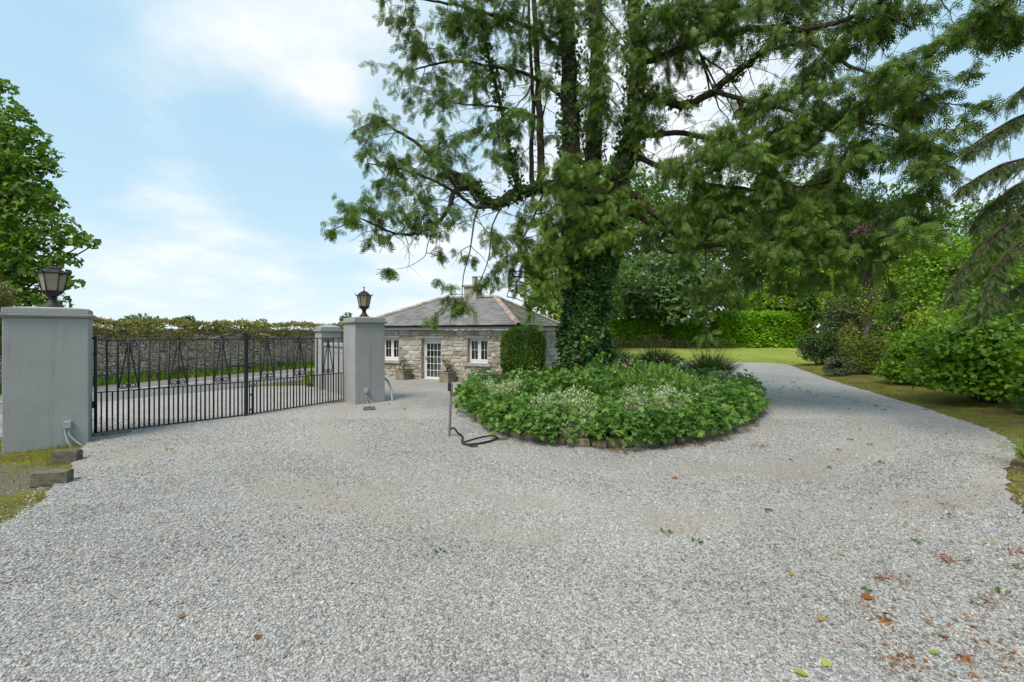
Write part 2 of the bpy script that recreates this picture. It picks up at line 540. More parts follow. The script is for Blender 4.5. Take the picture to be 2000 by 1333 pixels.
M['soil'] = plainmat('dark soil', (0.050, 0.038, 0.026), 0.95, var=0.4, scale=12, bump=0.9, bscale=40, spec=0.05)
M['planter'] = plainmat('weathered timber planter', (0.27, 0.235, 0.17), 0.85, var=0.25, scale=5, bump=0.4, bscale=30)
M['wood'] = plainmat('weathered pole timber', (0.22, 0.15, 0.10), 0.9, var=0.3, scale=5, bump=0.4, bscale=25)
M['steel'] = plainmat('dull galvanised post', (0.28, 0.26, 0.23), 0.6, metal=0.4, var=0.2, bump=0.1)
M['rubber'] = plainmat('black rubber', (0.018, 0.018, 0.019), 0.6, var=0.2, bump=0.05)
M['curtain'] = plainmat('pale net curtain', (0.50, 0.49, 0.46), 0.9, var=0.15, scale=12, bump=0.1)
M['brass'] = plainmat('metal fitting', (0.35, 0.33, 0.30), 0.4, metal=0.6, var=0.1, bump=0.0)
M['rodpale'] = plainmat('worn pale rod', (0.38, 0.34, 0.28), 0.6, var=0.15, bump=0.0)


def glassmat(name, tint, rough, trans):
    m, t = newmat(name)
    g = t.n('ShaderNodeBsdfGlossy', {'Color': (0.9, 0.93, 0.95), 'Roughness': rough})
    tr = t.n('ShaderNodeBsdfTransparent', {'Color': tint})
    fr = t.n('ShaderNodeFresnel', {'IOR': 1.55})
    mx = t.n('ShaderNodeMixShader', {0: t.math('ADD', fr.outputs[0], trans, clamp=True)})
    t.t.links.new(tr.outputs[0], mx.inputs[1]); t.t.links.new(g.outputs[0], mx.inputs[2])
    finish(t, mx)
    return m


M['glass'] = glassmat('window glass', (0.82, 0.86, 0.86), 0.02, 0.06)


def frosted():
    m, t = newmat('frosted cream lantern glass')
    n = t.noise(t.obj(), 5.0, 4.0)
    c = t.ramp(n, [(0.3, (0.42, 0.37, 0.27)), (0.7, (0.60, 0.55, 0.43))])
    b = t.n('ShaderNodeBsdfPrincipled', {'Base Color': c, 'Roughness': 0.35})
    tr = t.n('ShaderNodeBsdfTranslucent', {'Color': c})
    mx = t.n('ShaderNodeMixShader', {0: 0.45})
    t.t.links.new(b.outputs[0], mx.inputs[1]); t.t.links.new(tr.outputs[0], mx.inputs[2])
    finish(t, mx)
    return m


M['frosted'] = frosted()
# ------------------------------------------------------------------ ground plan
def vn(x, y, s=1.0, seed=0.0):
    """cheap smooth noise, about -1..1"""
    x = np.asarray(x, float) * s + seed * 1.7; y = np.asarray(y, float) * s - seed * 2.3
    return (np.sin(x * 1.3 + 1.7 * np.sin(y * 0.9)) + np.sin(y * 1.7 + 1.3 * np.sin(x * 1.1 + 2)) + 0.6 * np.sin(2.9 * x + 1.1 * y + 1.3) + 0.6 * np.sin(3.3 * y - 2.1 * x)) / 3.0


def smooth_poly(pts, n=8, jit=0.0, closed=True, seed=1):
    c = catmull([(p[0], p[1], 0) for p in pts], n, closed)
    r = random.Random(seed)
    return np.array([(p.x + r.uniform(-jit, jit), p.y + r.uniform(-jit, jit)) for p in c])


DRIVE = smooth_poly([(4.2, -3), (4.7, 1), (5.3, 3.2), (6.15, 5.2), (7.6, 6.7), (9.4, 8.1), (10.6, 9.6), (11.4, 11.4), (12.4, 13.85), (14.6, 20.0), (17.2, 26), (18.6, 29.5), (18.0, 31.4), (12, 31.5), (5, 31.3), (2.8, 29), (2.2, 26), (1, 21.5), (-2, 22), (-5, 23), (-7.4, 22.8), (-8.2, 20.5), (-8.5, 18.0), (-10.3, 17.4), (-11.55, 15.6), (-12.9, 13.3), (-13.6, 10.8), (-12.7, 8.8), (-10.8, 9.0), (-9.4, 9.3), (-8.6, 8.8), (-8.0, 8.1), (-6.9, 6.7), (-6.2, 5.75), (-5.75, 4.86), (-5.3, 3), (-4.5, -3)], 12, 0.045)
ROAD_C = [(-26, -8), (-22.5, 0.5), (-20, 6.5), (-17, 12), (-15.1, 15.85), (-12.9, 20.8), (-10.6, 25.2), (-7.4, 31), (-2.5, 38), (6, 48), (16, 58)]
_rc = [Vector((p[0], p[1], 0)) for p in ROAD_C]
_rc = catmull(_rc, 6)


def offset_line(pts, d):
    out = []
    for i, p in enumerate(pts):
        t = (pts[min(i + 1, len(pts) - 1)] - pts[max(i - 1, 0)]).normalized()
        out.append(p + Vector((t.y, -t.x, 0)) * d)
    return out


ROAD_FAR, ROAD_NEAR = offset_line(_rc, -2.35), offset_line(_rc, 3.3)
ROADP = np.array([(p.x, p.y) for p in ROAD_FAR] + [(p.x, p.y) for p in reversed(ROAD_NEAR)])
BED = smooth_poly([(1.74, 8.2), (3.16, 8.5), (4.4, 9.35), (5.65, 10.7), (6.85, 12.4), (7.75, 14.2), (8.1, 16.5), (7.2, 18.5), (5.2, 19.9), (3.0, 19.6), (1.2, 18.0), (-0.5, 16.4), (-1.3, 14.4), (-1.3, 12.6), (-0.9, 11.0), (-0.5, 9.95), (0.25, 8.85)], 6)


def sdist(poly, x, y):
    """signed distance to a polygon, negative inside"""
    x, y = np.atleast_1d(np.asarray(x, float)), np.atleast_1d(np.asarray(y, float))
    d2 = np.full(x.shape, 1e18)
    ins = np.zeros(x.shape, bool)
    n = len(poly)
    for i in range(n):
        ax, ay = poly[i - 1]; bx, by = poly[i]
        ex, ey = bx - ax, by - ay
        l2 = ex * ex + ey * ey + 1e-12
        t = np.clip(((x - ax) * ex + (y - ay) * ey) / l2, 0, 1)
        d2 = np.minimum(d2, (x - ax - t * ex) ** 2 + (y - ay - t * ey) ** 2)
        if ey != 0:
            c = ((ay > y) != (by > y)) & (x < ex * (y - ay) / ey + ax)
            ins ^= c
    d = np.sqrt(d2)
    return np.where(ins, -d, d)


def sstep(a, b, x):
    t = np.clip((np.asarray(x, float) - a) / (b - a), 0, 1)
    return t * t * (3 - 2 * t)


def ground_z(x, y):
    x, y = np.atleast_1d(np.asarray(x, float)), np.atleast_1d(np.asarray(y, float))
    near = (np.abs(x) < 60) & (y > -30) & (y < 80)
    sd = np.full(x.shape, 50.0)
    if near.any():
        sd[near] = np.minimum(sdist(DRIVE, x[near], y[near]), sdist(ROADP, x[near], y[near]))
    z = 0.008 + 0.0 * sd
    bank = sstep(0, 1.8, sd)
    z += bank * 0.14 * sstep(4, 7, x) * (1 - sstep(27, 33, y))
    z += bank * 0.035 * vn(x, y, 1.6) * (np.abs(x) < 40)
    z += 0.62 * sstep(29, 47, y) * sstep(-2, 3, x) * sstep(0, 1.5, sd)
    return z


def lin(a, b, s): return np.arange(a, b + 1e-6, s)


def make_ground():
    gx = np.concatenate([[-1500, -700, -300, -140, -80, -55, -40], lin(-30, 36, 0.44), [42, 50, 65, 100, 200, 500, 1500]])
    gy = np.concatenate([[-600, -150, -40, -12], lin(-4, 66, 0.44), [72, 85, 110, 160, 260, 500, 1000, 2500]])
    X, Y = np.meshgrid(gx, gy)
    Z = ground_z(X.ravel(), Y.ravel()).reshape(X.shape)
    verts = np.stack([X.ravel(), Y.ravel(), Z.ravel()], 1)
    ny, nx = X.shape
    i, j = np.meshgrid(np.arange(nx - 1), np.arange(ny - 1))
    a = (j * nx + i).ravel()
    quads = np.stack([a, a + 1, a + 1 + nx, a + nx], 1)
    c = verts[quads].mean(1)
    xe = 22.5 + 0.45 * (c[:, 1] - 30) + 0.4 * vn(c[:, 0], c[:, 1], 1.1)
    lawn = (c[:, 1] > 29.5) & (c[:, 1] < 47.5) & (c[:, 0] > 2) & (c[:, 0] < xe)
    for nm, mask, mat in (('ground', ~lawn, M['groundcover']), ('lawn', lawn, M['lawn'])):
        q = quads[mask]
        u, inv = np.unique(q, return_inverse=True)
        me = npmesh(nm, verts[u], inv.ravel(), np.arange(len(q)) * 4)
        me.polygons.foreach_set('use_smooth', [True] * len(q))
        o = link(nm, me, mat)
        o['kind'] = 'structure'
    bpy.data.objects['ground']['label'] = 'mossy brown verge and soil around the drive'
    bpy.data.objects['lawn']['label'] = 'bright mown lawn before the laurel hedge'


def ground_materials():
    m, t = newmat('moss, soil and rough grass')
    o = t.obj()
    n1, n2, n3 = t.noise(o, 0.9, 5.0), t.noise(o, 4.0, 6.0, 0.65), t.noise(o, 40.0, 4.0, 0.7)
    c = t.ramp(n2, [(0.30, (0.12, 0.088, 0.05)), (0.42, (0.15, 0.135, 0.035)), (0.55, (0.19, 0.19, 0.034)), (0.72, (0.15, 0.185, 0.034))])
    c = t.mix(t.rng(n1, 0.50, 0.62, 0, 0.8), c, (0.115, 0.085, 0.06))
    wob = t.math('MULTIPLY', t.math('SUBTRACT', n2, 0.5), 1.4)
    for x, y in ((-6.9, 6.35), (-7.6, 6.6), (-8.4, 6.7), (-9.2, 6.6), (-10, 6.4)):
        dist = t.math('ADD', t.vmath('DISTANCE', t.vmath('MULTIPLY', o, (1, 1, 0)), (x, y, 0)), wob)
        c = t.mix(t.rng(dist, 0.60, 0.30, 0.0, 0.9), c, (0.17, 0.145, 0.12))
    c = t.mix(1.0, c, t.ramp(n3, [(0.25, (0.55, 0.55, 0.55)), (0.75, (1.35, 1.35, 1.3))]), 'MULTIPLY')
    b = t.n('ShaderNodeBsdfPrincipled', {'Base Color': c, 'Roughness': 0.95, 'Specular IOR Level': 0.1})
    bn = t.n('ShaderNodeBump', {'Strength': 0.8, 'Distance': 0.04})
    t.put(bn.inputs['Height'], t.math('ADD', n3, n2))
    t.t.links.new(bn.outputs[0], b.inputs['Normal'])
    finish(t, b)
    M['groundcover'] = m

    m, t = newmat('mown lawn')
    o = t.obj()
    n1, n2, n3 = t.noise(o, 0.35, 4.0), t.noise(o, 1.7, 5.0), t.noise(o, 22.0, 4.0, 0.7)
    c = t.ramp(n1, [(0.3, (0.20, 0.27, 0.045)), (0.7, (0.30, 0.33, 0.085))])
    c = t.mix(t.rng(n2, 0.55, 0.75, 0, 0.6), c, (0.13, 0.21, 0.025))
    c = t.mix(1.0, c, t.ramp(n3, [(0.25, (0.7, 0.7, 0.7)), (0.75, (1.25, 1.25, 1.2))]), 'MULTIPLY')
    b = t.n('ShaderNodeBsdfPrincipled', {'Base Color': c, 'Roughness': 0.9, 'Specular IOR Level': 0.15})
    bn = t.n('ShaderNodeBump', {'Strength': 0.6, 'Distance': 0.05})
    t.put(bn.inputs['Height'], n3)
    t.t.links.new(bn.outputs[0], b.inputs['Normal'])
    finish(t, b)
    M['lawn'] = m

    m, t = newmat('grey limestone gravel')
    o = t.obj()
    v = t.n('ShaderNodeTexVoronoi', {'Scale': 46.0, 'Randomness': 1.0}, feature='F1')
    t.put(v.inputs['Vector'], o)
    v2 = t.n('ShaderNodeTexVoronoi', {'Scale': 70.0, 'Randomness': 1.0}, feature='F1')
    t.put(v2.inputs['Vector'], o)
    val = t.n('ShaderNodeSeparateColor', {0: v.outputs['Color']})
    stone = t.ramp(val.outputs[0], [(0.0, (0.21, 0.203, 0.193)), (0.3, (0.335, 0.326, 0.312)), (0.7, (0.44, 0.43, 0.413)), (0.93, (0.55, 0.538, 0.52)), (1.0, (0.40, 0.34, 0.28))])
    gap = t.rng(v.outputs['Distance'], 0.45, 0.85, 1.0, 0.55)
    stone = t.mix(1.0, stone, t.n('ShaderNodeCombineXYZ', {0: gap, 1: gap, 2: gap}).outputs[0], 'MULTIPLY')
    v2c = t.n('ShaderNodeSeparateColor', {0: v2.outputs['Color']})
    fines = t.ramp(v2c.outputs[0], [(0.0, (0.20, 0.175, 0.145)), (0.6, (0.31, 0.28, 0.24)), (1.0, (0.43, 0.405, 0.365))])
    # trodden places where the chippings are worn thin
    worn = t.rng(t.noise(o, 0.55, 5.0, 0.6), 0.60, 0.75, 0, 0.7)
    wob = t.math('MULTIPLY', t.math('SUBTRACT', t.noise(o, 1.6, 5.0, 0.6), 0.5), 1.1)
    for (x, y, r) in WORN:
        dist = t.vmath('DISTANCE', t.vmath('MULTIPLY', o, (0.62, 1, 0)), (x * 0.62, y, 0))
        worn = t.math('MAXIMUM', worn, t.rng(t.math('ADD', dist, wob), r, r * 0.3, 0.0, 0.85))
    rad = t.vmath('DISTANCE', t.vmath('MULTIPLY', o, (1, 0.95, 0)), (TRK[0], TRK[1] * 0.95, 0))
    for r0 in TRK[2]:
        band = t.rng(t.math('ABSOLUTE', t.math('SUBTRACT', t.math('ADD', rad, t.math('MULTIPLY', wob, 0.35)), r0)), 0.45, 0.08)
        worn = t.math('MAXIMUM', worn, t.math('MULTIPLY', band, t.rng(t.noise(o, 0.7, 4.0), 0.32, 0.60, 0.2, 0.85)))
    c = t.mix(worn, stone, fines)
    grn = t.rng(t.noise(o, 1.5, 6.0, 0.7), 0.62, 0.72, 0, 0.4)
    sep = t.n('ShaderNodeSeparateXYZ', {0: o})
    side = t.rng(t.vmath('DISTANCE', t.vmath('MULTIPLY', o, (1, 0.45, 0)), (10.6, 14.0 * 0.45, 0)), 3.0, 0.6, 0.0, 1.0)
    c = t.mix(t.math('MULTIPLY', grn, t.math('ADD', 0.15, side)), c, (0.13, 0.13, 0.045))
    big = t.noise(o, 0.25, 3.0)
    c = t.mix(1.0, c, t.ramp(big, [(0.3, (0.86, 0.86, 0.86)), (0.7, (1.1, 1.1, 1.1))]), 'MULTIPLY')
    b = t.n('ShaderNodeBsdfPrincipled', {'Base Color': c, 'Roughness': 0.85, 'Specular IOR Level': 0.25})
    bn = t.n('ShaderNodeBump', {'Strength': 0.75, 'Distance': 0.02})
    t.put(bn.inputs['Height'], t.math('MULTIPLY', t.math('SUBTRACT', 1.0, v.outputs['Distance']), t.math('SUBTRACT', 1.0, t.math('MULTIPLY', worn, 0.7))))
    t.t.links.new(bn.outputs[0], b.inputs['Normal'])
    finish(t, b)
    M['gravel'] = m

    m, t = newmat('loose chippings')
    at = t.n('ShaderNodeAttribute', attribute_name='tint', attribute_type='INSTANCER').outputs['Fac']
    c = t.ramp(at, [(0.0, (0.16, 0.155, 0.148)), (0.25, (0.285, 0.278, 0.268)), (0.6, (0.375, 0.368, 0.356)), (0.88, (0.47, 0.462, 0.448)), (0.93, (0.53, 0.52, 0.505)), (0.97, (0.38, 0.31, 0.24)), (1.0, (0.32, 0.28, 0.24))])
    n = t.noise(t.n('ShaderNodeNewGeometry').outputs['Position'], 60.0, 3.0)
    c = t.mix(1.0, c, t.ramp(n, [(0.3, (0.8, 0.8, 0.8)), (0.7, (1.12, 1.12, 1.12))]), 'MULTIPLY')
    b = t.n('ShaderNodeBsdfPrincipled', {'Base Color': c, 'Roughness': 0.8, 'Specular IOR Level': 0.3})
    finish(t, b)
    M['pebble'] = m

    m, t = newmat('worn asphalt')
    o = t.obj()
    n1, n2 = t.noise(o, 0.8, 4.0), t.noise(o, 60.0, 3.0, 0.7)
    c = t.ramp(n1, [(0.3, (0.15, 0.145, 0.145)), (0.7, (0.21, 0.205, 0.205))])
    c = t.mix(1.0, c, t.ramp(n2, [(0.25, (0.75, 0.75, 0.75)), (0.75, (1.25, 1.25, 1.25))]), 'MULTIPLY')
    b = t.n('ShaderNodeBsdfPrincipled', {'Base Color': c, 'Roughness': 0.85, 'Specular IOR Level': 0.25})
    finish(t, b)
    M['asphalt'] = m
    M['roadpaint'] = plainmat('white road paint', (0.72, 0.72, 0.70), 0.7, var=0.12, scale=9, bump=0.0, stains=((0.35, 0.35, 0.35), 14.0, 0.60))


TRK = (3.0, 13.5, (6.25, 7.95))
WORN = [(*G(660, 985)[:2], 0.75), (*G(560, 955)[:2], 0.55), (*G(800, 1010)[:2], 0.5), (*G(900, 1030)[:2], 0.42), (*G(730, 960)[:2], 0.5), (*G(1020, 1050)[:2], 0.45), (*G(1320, 1035)[:2], 0.5), (*G(1850, 985)[:2], 0.55), (*G(250, 890)[:2], 0.8), (*G(1560, 930)[:2], 0.6), (*G(90, 912)[:2], 1.0)]
ground_materials()
make_ground()


def sheet(name, poly, z, mat, label):
    me = bpy.data.meshes.new(name)
    me.from_pydata([(p[0], p[1], z) for p in poly], [], [tuple(range(len(poly)))])
    me.update()
    o = link(name, me, mat)
    o['kind'] = 'structure'
    o['label'] = label
    return o


def ccw(poly):
    a = sum(poly[i - 1][0] * poly[i][1] - poly[i][0] * poly[i - 1][1] for i in range(len(poly)))
    return poly if a > 0 else poly[::-1]


sheet('road', ccw(ROADP), 0.018, M['asphalt'], 'narrow asphalt lane passing outside the gate')
_ln = [(p.x, p.y) for p in offset_line(_rc, -0.06)] + [(p.x, p.y) for p in reversed(offset_line(_rc, 0.06))]
sheet('road_marking', ccw(np.array(_ln)), 0.022, M['roadpaint'], 'continuous white line along the middle of the lane')
sheet('drive', ccw(DRIVE), 0.030, M['gravel'], 'wide grey gravel drive circling the planting bed')
_path = smooth_poly([(-5.9, 5.9), (-6.9, 6.5), (-7.9, 7.3), (-9.5, 7.1), (-10.5, 6.2), (-9, 6.0), (-7.2, 5.9)], 10, 0.10)




# ------------------------------------------------------------------ loose gravel (real stones near the camera)
def make_gravel():
    rng = np.random.default_rng(5)
    col = bpy.data.collections.new('gravel_shapes')
    import bmesh
    for k in range(5):
        bm = bmesh.new()
        bmesh.ops.create_icosphere(bm, subdivisions=1, radius=1.0)
        r = random.Random(k)
        ax = Vector((r.uniform(.9, 1.3), r.uniform(.6, .95), r.uniform(.4, .65)))
        for v in bm.verts:
            s = r.uniform(0.62, 1.15)
            v.co = Vector((v.co.x * ax.x * s, v.co.y * ax.y * s, v.co.z * ax.z * s))
        me = bpy.data.meshes.new('gravel_shape')
        bm.to_mesh(me); bm.free()
        me.materials.append(M['pebble'])
        o = bpy.data.objects.new('gravel_shape', me)
        col.objects.link(o)
    pts = []
    for y0, y1, dens in ((1.6, 3.5, 5600), (3.5, 5.5, 3700), (5.5, 8.0, 1700), (8.0, 11.0, 700)):
        w = 1.30 * y1 + 0.6
        n = int((y1 - y0) * 2 * w * dens)
        x, y = rng.uniform(-w, w, n), rng.uniform(y0, y1, n)
        k = np.abs(x) < 1.30 * y + 0.6
        pts.append(np.stack([x[k], y[k]], 1))
    p = np.concatenate(pts)
    sd_ = sdist(DRIVE, p[:, 0], p[:, 1])
    k = (sd_ < 0.10 + 0.14 * rng.standard_normal(len(p))) | ((sdist(_path, p[:, 0], p[:, 1]) < 0) & (rng.random(len(p)) < 0.12))
    p, sd_ = p[k], sd_[k]
    k = sdist(BED, p[:, 0], p[:, 1]) > 0.04
    p, sd_ = p[k], sd_[k]
    worn = np.zeros(len(p))
    wob = 0.30 * vn(p[:, 0], p[:, 1], 2.3, 4)
    for x, y, r in WORN:
        dd = np.hypot((p[:, 0] - x) * 0.62, p[:, 1] - y) + wob * r
        worn = np.maximum(worn, 1 - sstep(r * 0.35, r * 1.05, dd))
    trk = np.zeros(len(p))
    rr = np.hypot(p[:, 0] - TRK[0], (p[:, 1] - TRK[1]) * 0.95) + 0.12 * vn(p[:, 0], p[:, 1], 1.1, 7)
    for r0 in TRK[2]:
        trk = np.maximum(trk, np.exp(-((rr - r0) / 0.30) ** 2) * np.clip(0.6 + 0.5 * vn(p[:, 0], p[:, 1], 0.6, 3), 0.1, 1))
    k = rng.random(len(p)) > np.maximum(worn * 0.78, trk * 0.78)
    p, sd_, trk, rr = p[k], sd_[k], trk[k], rr[k]
    n = len(p)
    size = np.clip(rng.lognormal(math.log(0.0074), 0.40, n) * (0.80 + 0.06 * np.minimum(p[:, 1], 8)) * (1 - 0.28 * trk), 0.0035, 0.018)
    z = np.where(sd_ < 0, 0.030, np.maximum(ground_z(p[:, 0], p[:, 1]), 0.0) * 0.9) + size * 0.25
    me = bpy.data.meshes.new('gravel')
    me.vertices.add(n)
    me.vertices.foreach_set('co', np.stack([p[:, 0], p[:, 1], z], 1).astype(np.float32).ravel())
    def attr(nm, typ, val, key):
        a = me.attributes.new(nm, typ, 'POINT'); a.data.foreach_set(key, np.ascontiguousarray(val).ravel())
    rot = np.stack([rng.normal(0, .35, n), rng.normal(0, .35, n), rng.uniform(0, 6.283, n)], 1).astype(np.float32)
    attr('rot', 'FLOAT_VECTOR', rot, 'vector')
    attr('size', 'FLOAT', size.astype(np.float32), 'value')
    tn = np.clip(rng.random(n) * 0.92 + 0.17 * vn(p[:, 0], p[:, 1], 0.55, 9) + 0.10 * vn(p[:, 0], p[:, 1], 1.7, 5) - 0.10 * np.exp(-((rr - 7.1) / 0.35) ** 2) - 0.12 * np.exp(-((rr - 9.3) / 0.5) ** 2) + 0.05 * trk, 0, 0.92)
    tn = np.where(rng.random(n) < 0.05, rng.uniform(0.93, 1, n), tn)
    attr('tint', 'FLOAT', tn.astype(np.float32), 'value')
    attr('pick', 'INT', rng.integers(0, 5, n).astype(np.int32), 'value')
    me.update()
    o = link('gravel', me)
    o['kind'] = 'stuff'
    o['label'] = 'loose grey limestone chippings covering the drive'
    ng = bpy.data.node_groups.new('gravel', 'GeometryNodeTree')
    ng.interface.new_socket('Geometry', in_out='INPUT', socket_type='NodeSocketGeometry')
    ng.interface.new_socket('Geometry', in_out='OUTPUT', socket_type='NodeSocketGeometry')
    N, L = ng.nodes, ng.links
    gi, go = N.new('NodeGroupInput'), N.new('NodeGroupOutput')
    ci = N.new('GeometryNodeCollectionInfo')
    ci.inputs['Collection'].default_value = col
    ci.inputs['Separate Children'].default_value = True
    ci.inputs['Reset Children'].default_value = True
    ip = N.new('GeometryNodeInstanceOnPoints')
    ip.inputs['Pick Instance'].default_value = True
    def na(nm, typ):
        a = N.new('GeometryNodeInputNamedAttribute'); a.data_type = typ
        a.inputs['Name'].default_value = nm
        return a.outputs[0]
    L.new(gi.outputs[0], ip.inputs['Points'])
    L.new(ci.outputs[0], ip.inputs['Instance'])
    L.new(na('pick', 'INT'), ip.inputs['Instance Index'])
    L.new(na('rot', 'FLOAT_VECTOR'), ip.inputs['Rotation'])
    L.new(na('size', 'FLOAT'), ip.inputs['Scale'])
    L.new(ip.outputs[0], go.inputs[0])
    o.modifiers.new('chippings', 'NODES').node_group = ng
    return n


N_GRAVEL = make_gravel()
print('gravel stones', N_GRAVEL)
# ------------------------------------------------------------------ gate pillars
TH = R(41.0)
ct, st = math.cos(TH), math.sin(TH)


def corner_frame(A, s):
    """pillar empty at its centre; local +x runs along the front face away from corner A"""
    return Vector((A[0] + s / 2 * (ct - st), A[1] + s / 2 * (st + ct), 0))


def pillar(A, s, label, h=2.48):
    c = corner_frame(A, s)
    t = thing('gate_pillar', label, 'pillar', c, TH, 'rendered pillars of the gateway')
    a = s / 2
    MB().box(-a, a, -a, a, -0.1, h).build('shaft', M['render'], t, 0.012)
    m = MB().frustum(-a - 0.035, a + 0.035, -a - 0.035, a + 0.035, h + 0.003, h + 0.03, -0.03)
    m.box(-a - 0.065, a + 0.065, -a - 0.065, a + 0.065, h + 0.031, h + 0.075)
    m.build('cornice', M['render'], t, 0.008)
    m = MB().box(-a - 0.01, a + 0.01, -a - 0.01, a + 0.01, h + 0.077, h + 0.175)
    m.frustum(-a - 0.012, a + 0.012, -a - 0.012, a + 0.012, h + 0.177, h + 0.215, 0.30)
    m.build('cap', M['render'], t, 0.012)
    return t, c


PL_A, PL_S = (-9.19, 7.84), 1.12
PR_A, PR_S = (-4.72, 13.08), 0.95
pl, PL_C = pillar(PL_A, PL_S, 'broad grey rendered gate pillar with two stone blocks lying at its foot')
pr, PR_C = pillar(PR_A, PR_S, 'grey rendered gate pillar between the gate and the cottage')


def junction_box(parent, s, x):
    """small meter box with two bent conduits low on the front face"""
    y = -s / 2
    b = MB().box(x - 0.055, x + 0.055, y - 0.075, y - 0.002, 0.36, 0.50).build('junction_box', M['galv'], parent, 0.008)
    MB().box(x - 0.045, x + 0.045, y - 0.080, y - 0.0755, 0.37, 0.49).build('cover', M['galv'], b)
    for dx, lean in ((-0.03, 0.09), (0.02, 0.20)):
        p = catmull([(x + dx, y - 0.04, 0.36), (x + dx + 0.01, y - 0.045, 0.24), (x + dx + lean * .45, y - 0.07, 0.11), (x + dx + lean, y - 0.11, 0.0)], 6)
        MB().tube(p, 0.016, 8).build('conduit', M['galv'], b)


junction_box(pl, PL_S, 0.27)
junction_box(pr, PR_S, -0.14)
# grey flexible pipe leaving the inner pillar
_p = catmull([PR_C + Vector((0.40, 0.42, 0.72)), PR_C + Vector((0.62, 0.36, 0.66)), PR_C + Vector((0.78, 0.22, 0.42)), PR_C + Vector((0.86, 0.10, 0.12)), PR_C + Vector((0.87, 0.08, -0.03))], 8)
tag(MB().tube(_p, 0.035, 10).build('conduit_pipe', M['galv']), 'thick grey conduit pipe curving from the pillar down into the gravel', 'pipe')


def lantern(c, label, rot, arm=False):
    t = thing('lantern', label, 'lantern', c, rot, 'lanterns on the gate pillars')
    MB().lathe([(0.155, 0), (0.155, 0.02), (0.135, 0.035), (0.10, 0.075), (0.068, 0.13), (0.055, 0.175), (0.075, 0.19), (0.075, 0.205), (0.05, 0.215)], 16, smooth=True).build('pedestal', M['lantern'], t)
    n = 6
    zb, zt, rb, rt = 0.335, 0.665, 0.150, 0.215
    MB().lathe([(0.05, 0.214), (0.085, 0.235), (0.12, 0.285), (rb + 0.012, 0.322), (rb + 0.016, zb), (rb - 0.01, zb + 0.004)], n).build('bowl', M['lantern'], t)
    for k in range(n):
        a0, a1 = 2 * math.pi * k / n, 2 * math.pi * (k + 1) / n
        def q(r, a, z): return (r * math.cos(a), r * math.sin(a), z)
        vs = [q(rb - .006, a0, zb), q(rb - .006, a1, zb), q(rt - .006, a1, zt), q(rt - .006, a0, zt), q(rb - .012, a0, zb), q(rb - .012, a1, zb), q(rt - .012, a1, zt), q(rt - .012, a0, zt)]
        MB().add(vs, [(0, 1, 2, 3), (7, 6, 5, 4), (0, 4, 5, 1), (3, 2, 6, 7)]).build('pane', M['frosted'], t)
        MB().tube([q(rb, a0, zb - 0.01), q(rt, a0, zt + 0.005)], 0.011, 6).build('corner_bar', M['lantern'], t)
        # scroll bracket under each corner
        pts = []
        for i in range(15):
            u = i / 14
            an = u * 1.6 * 2 * math.pi
            rr = 0.042 * (1 - 0.72 * u)
            pts.append(q(rb + 0.005 + 0.012 * math.cos(an) * 0 + rr * math.cos(an) - 0.02, a0, 0.275 + rr * math.sin(an)))
        MB().tube(pts, 0.006, 5).build('scroll', M['lantern'], t)
    r = MB().lathe([(rt + 0.03, zt), (rt + 0.034, zt + 0.022), (rt - 0.02, zt + 0.035), (0.150, zt + 0.085), (0.118, zt + 0.098), (0.125, zt + 0.112), (0.10, zt + 0.125), (0.045, zt + 0.150), (0.022, zt + 0.165)], n).build('lantern_roof', M['lantern'], t)
    for k in range(n):
        a = 2 * math.pi * k / n
        MB().tube([((rt + 0.025) * math.cos(a), (rt + 0.025) * math.sin(a), zt + 0.012), ((rt + 0.045) * math.cos(a), (rt + 0.045) * math.sin(a), zt + 0.055), ((rt + 0.05) * math.cos(a), (rt + 0.05) * math.sin(a), zt + 0.085)], [0.018, 0.012, 0.002], 5).build('corner_spike', M['lantern'], r)
    MB().lathe([(0.022, zt + 0.163), (0.015, zt + 0.19), (0.013, zt + 0.245), (0.022, zt + 0.255), (0.026, zt + 0.272), (0.018, zt + 0.288), (0.004, zt + 0.295)], 10, smooth=True).build('finial', M['lantern'], t)
    if arm:
        a = R(-15) - rot
        d = Vector((math.cos(a), math.sin(a), 0))
        m = MB().tube([d * 0.22 + Vector((0, 0, zt - 0.005)), d * 0.30 + Vector((0, 0, zt + 0.02)), d * 0.46 + Vector((0, 0, zt + 0.018))], [0.035, 0.022, 0.016], 8)
        m.build('side_arm', M['lantern'], t)
    return t


lantern((PL_C.x + 0.03, PL_C.y, 2.693), 'hexagonal bronze lantern with a stub arm, on the broad gate pillar', R(41), True)
lantern((PR_C.x, PR_C.y, 2.693), 'hexagonal bronze lantern on the gate pillar nearer the cottage', R(12))

# low pyramid-capped pillar and the wing wall between the two
RP_A, RP_S = (-7.26, 16.55), 0.75
c = corner_frame(RP_A, RP_S)
t = thing('end_pillar', 'low grey rendered pillar with pyramid cap beyond the iron gate', 'pillar', c, TH)
a = RP_S / 2
MB().box(-a, a, -a, a, -0.1, 2.22).build('shaft', M['render'], t, 0.012)
MB().frustum(-a - 0.03, a + 0.03, -a - 0.03, a + 0.03, 2.222, 2.25, -0.03).box(-a - 0.06, a + 0.06, -a - 0.06, a + 0.06, 2.252, 2.30).build('cornice', M['render'], t, 0.008)
MB().box(-a, a, -a, a, 2.302, 2.41).frustum(-a - 0.003, a + 0.003, -a - 0.003, a + 0.003, 2.412, 2.51, 0.30).build('cap', M['render'], t, 0.01)
RP_C = c
w0, w1 = Vector((PR_C.x - 0.30, PR_C.y + 0.36, 0)), Vector((RP_C.x + 0.10, RP_C.y - 0.30, 0))
wd = (w1 - w0)
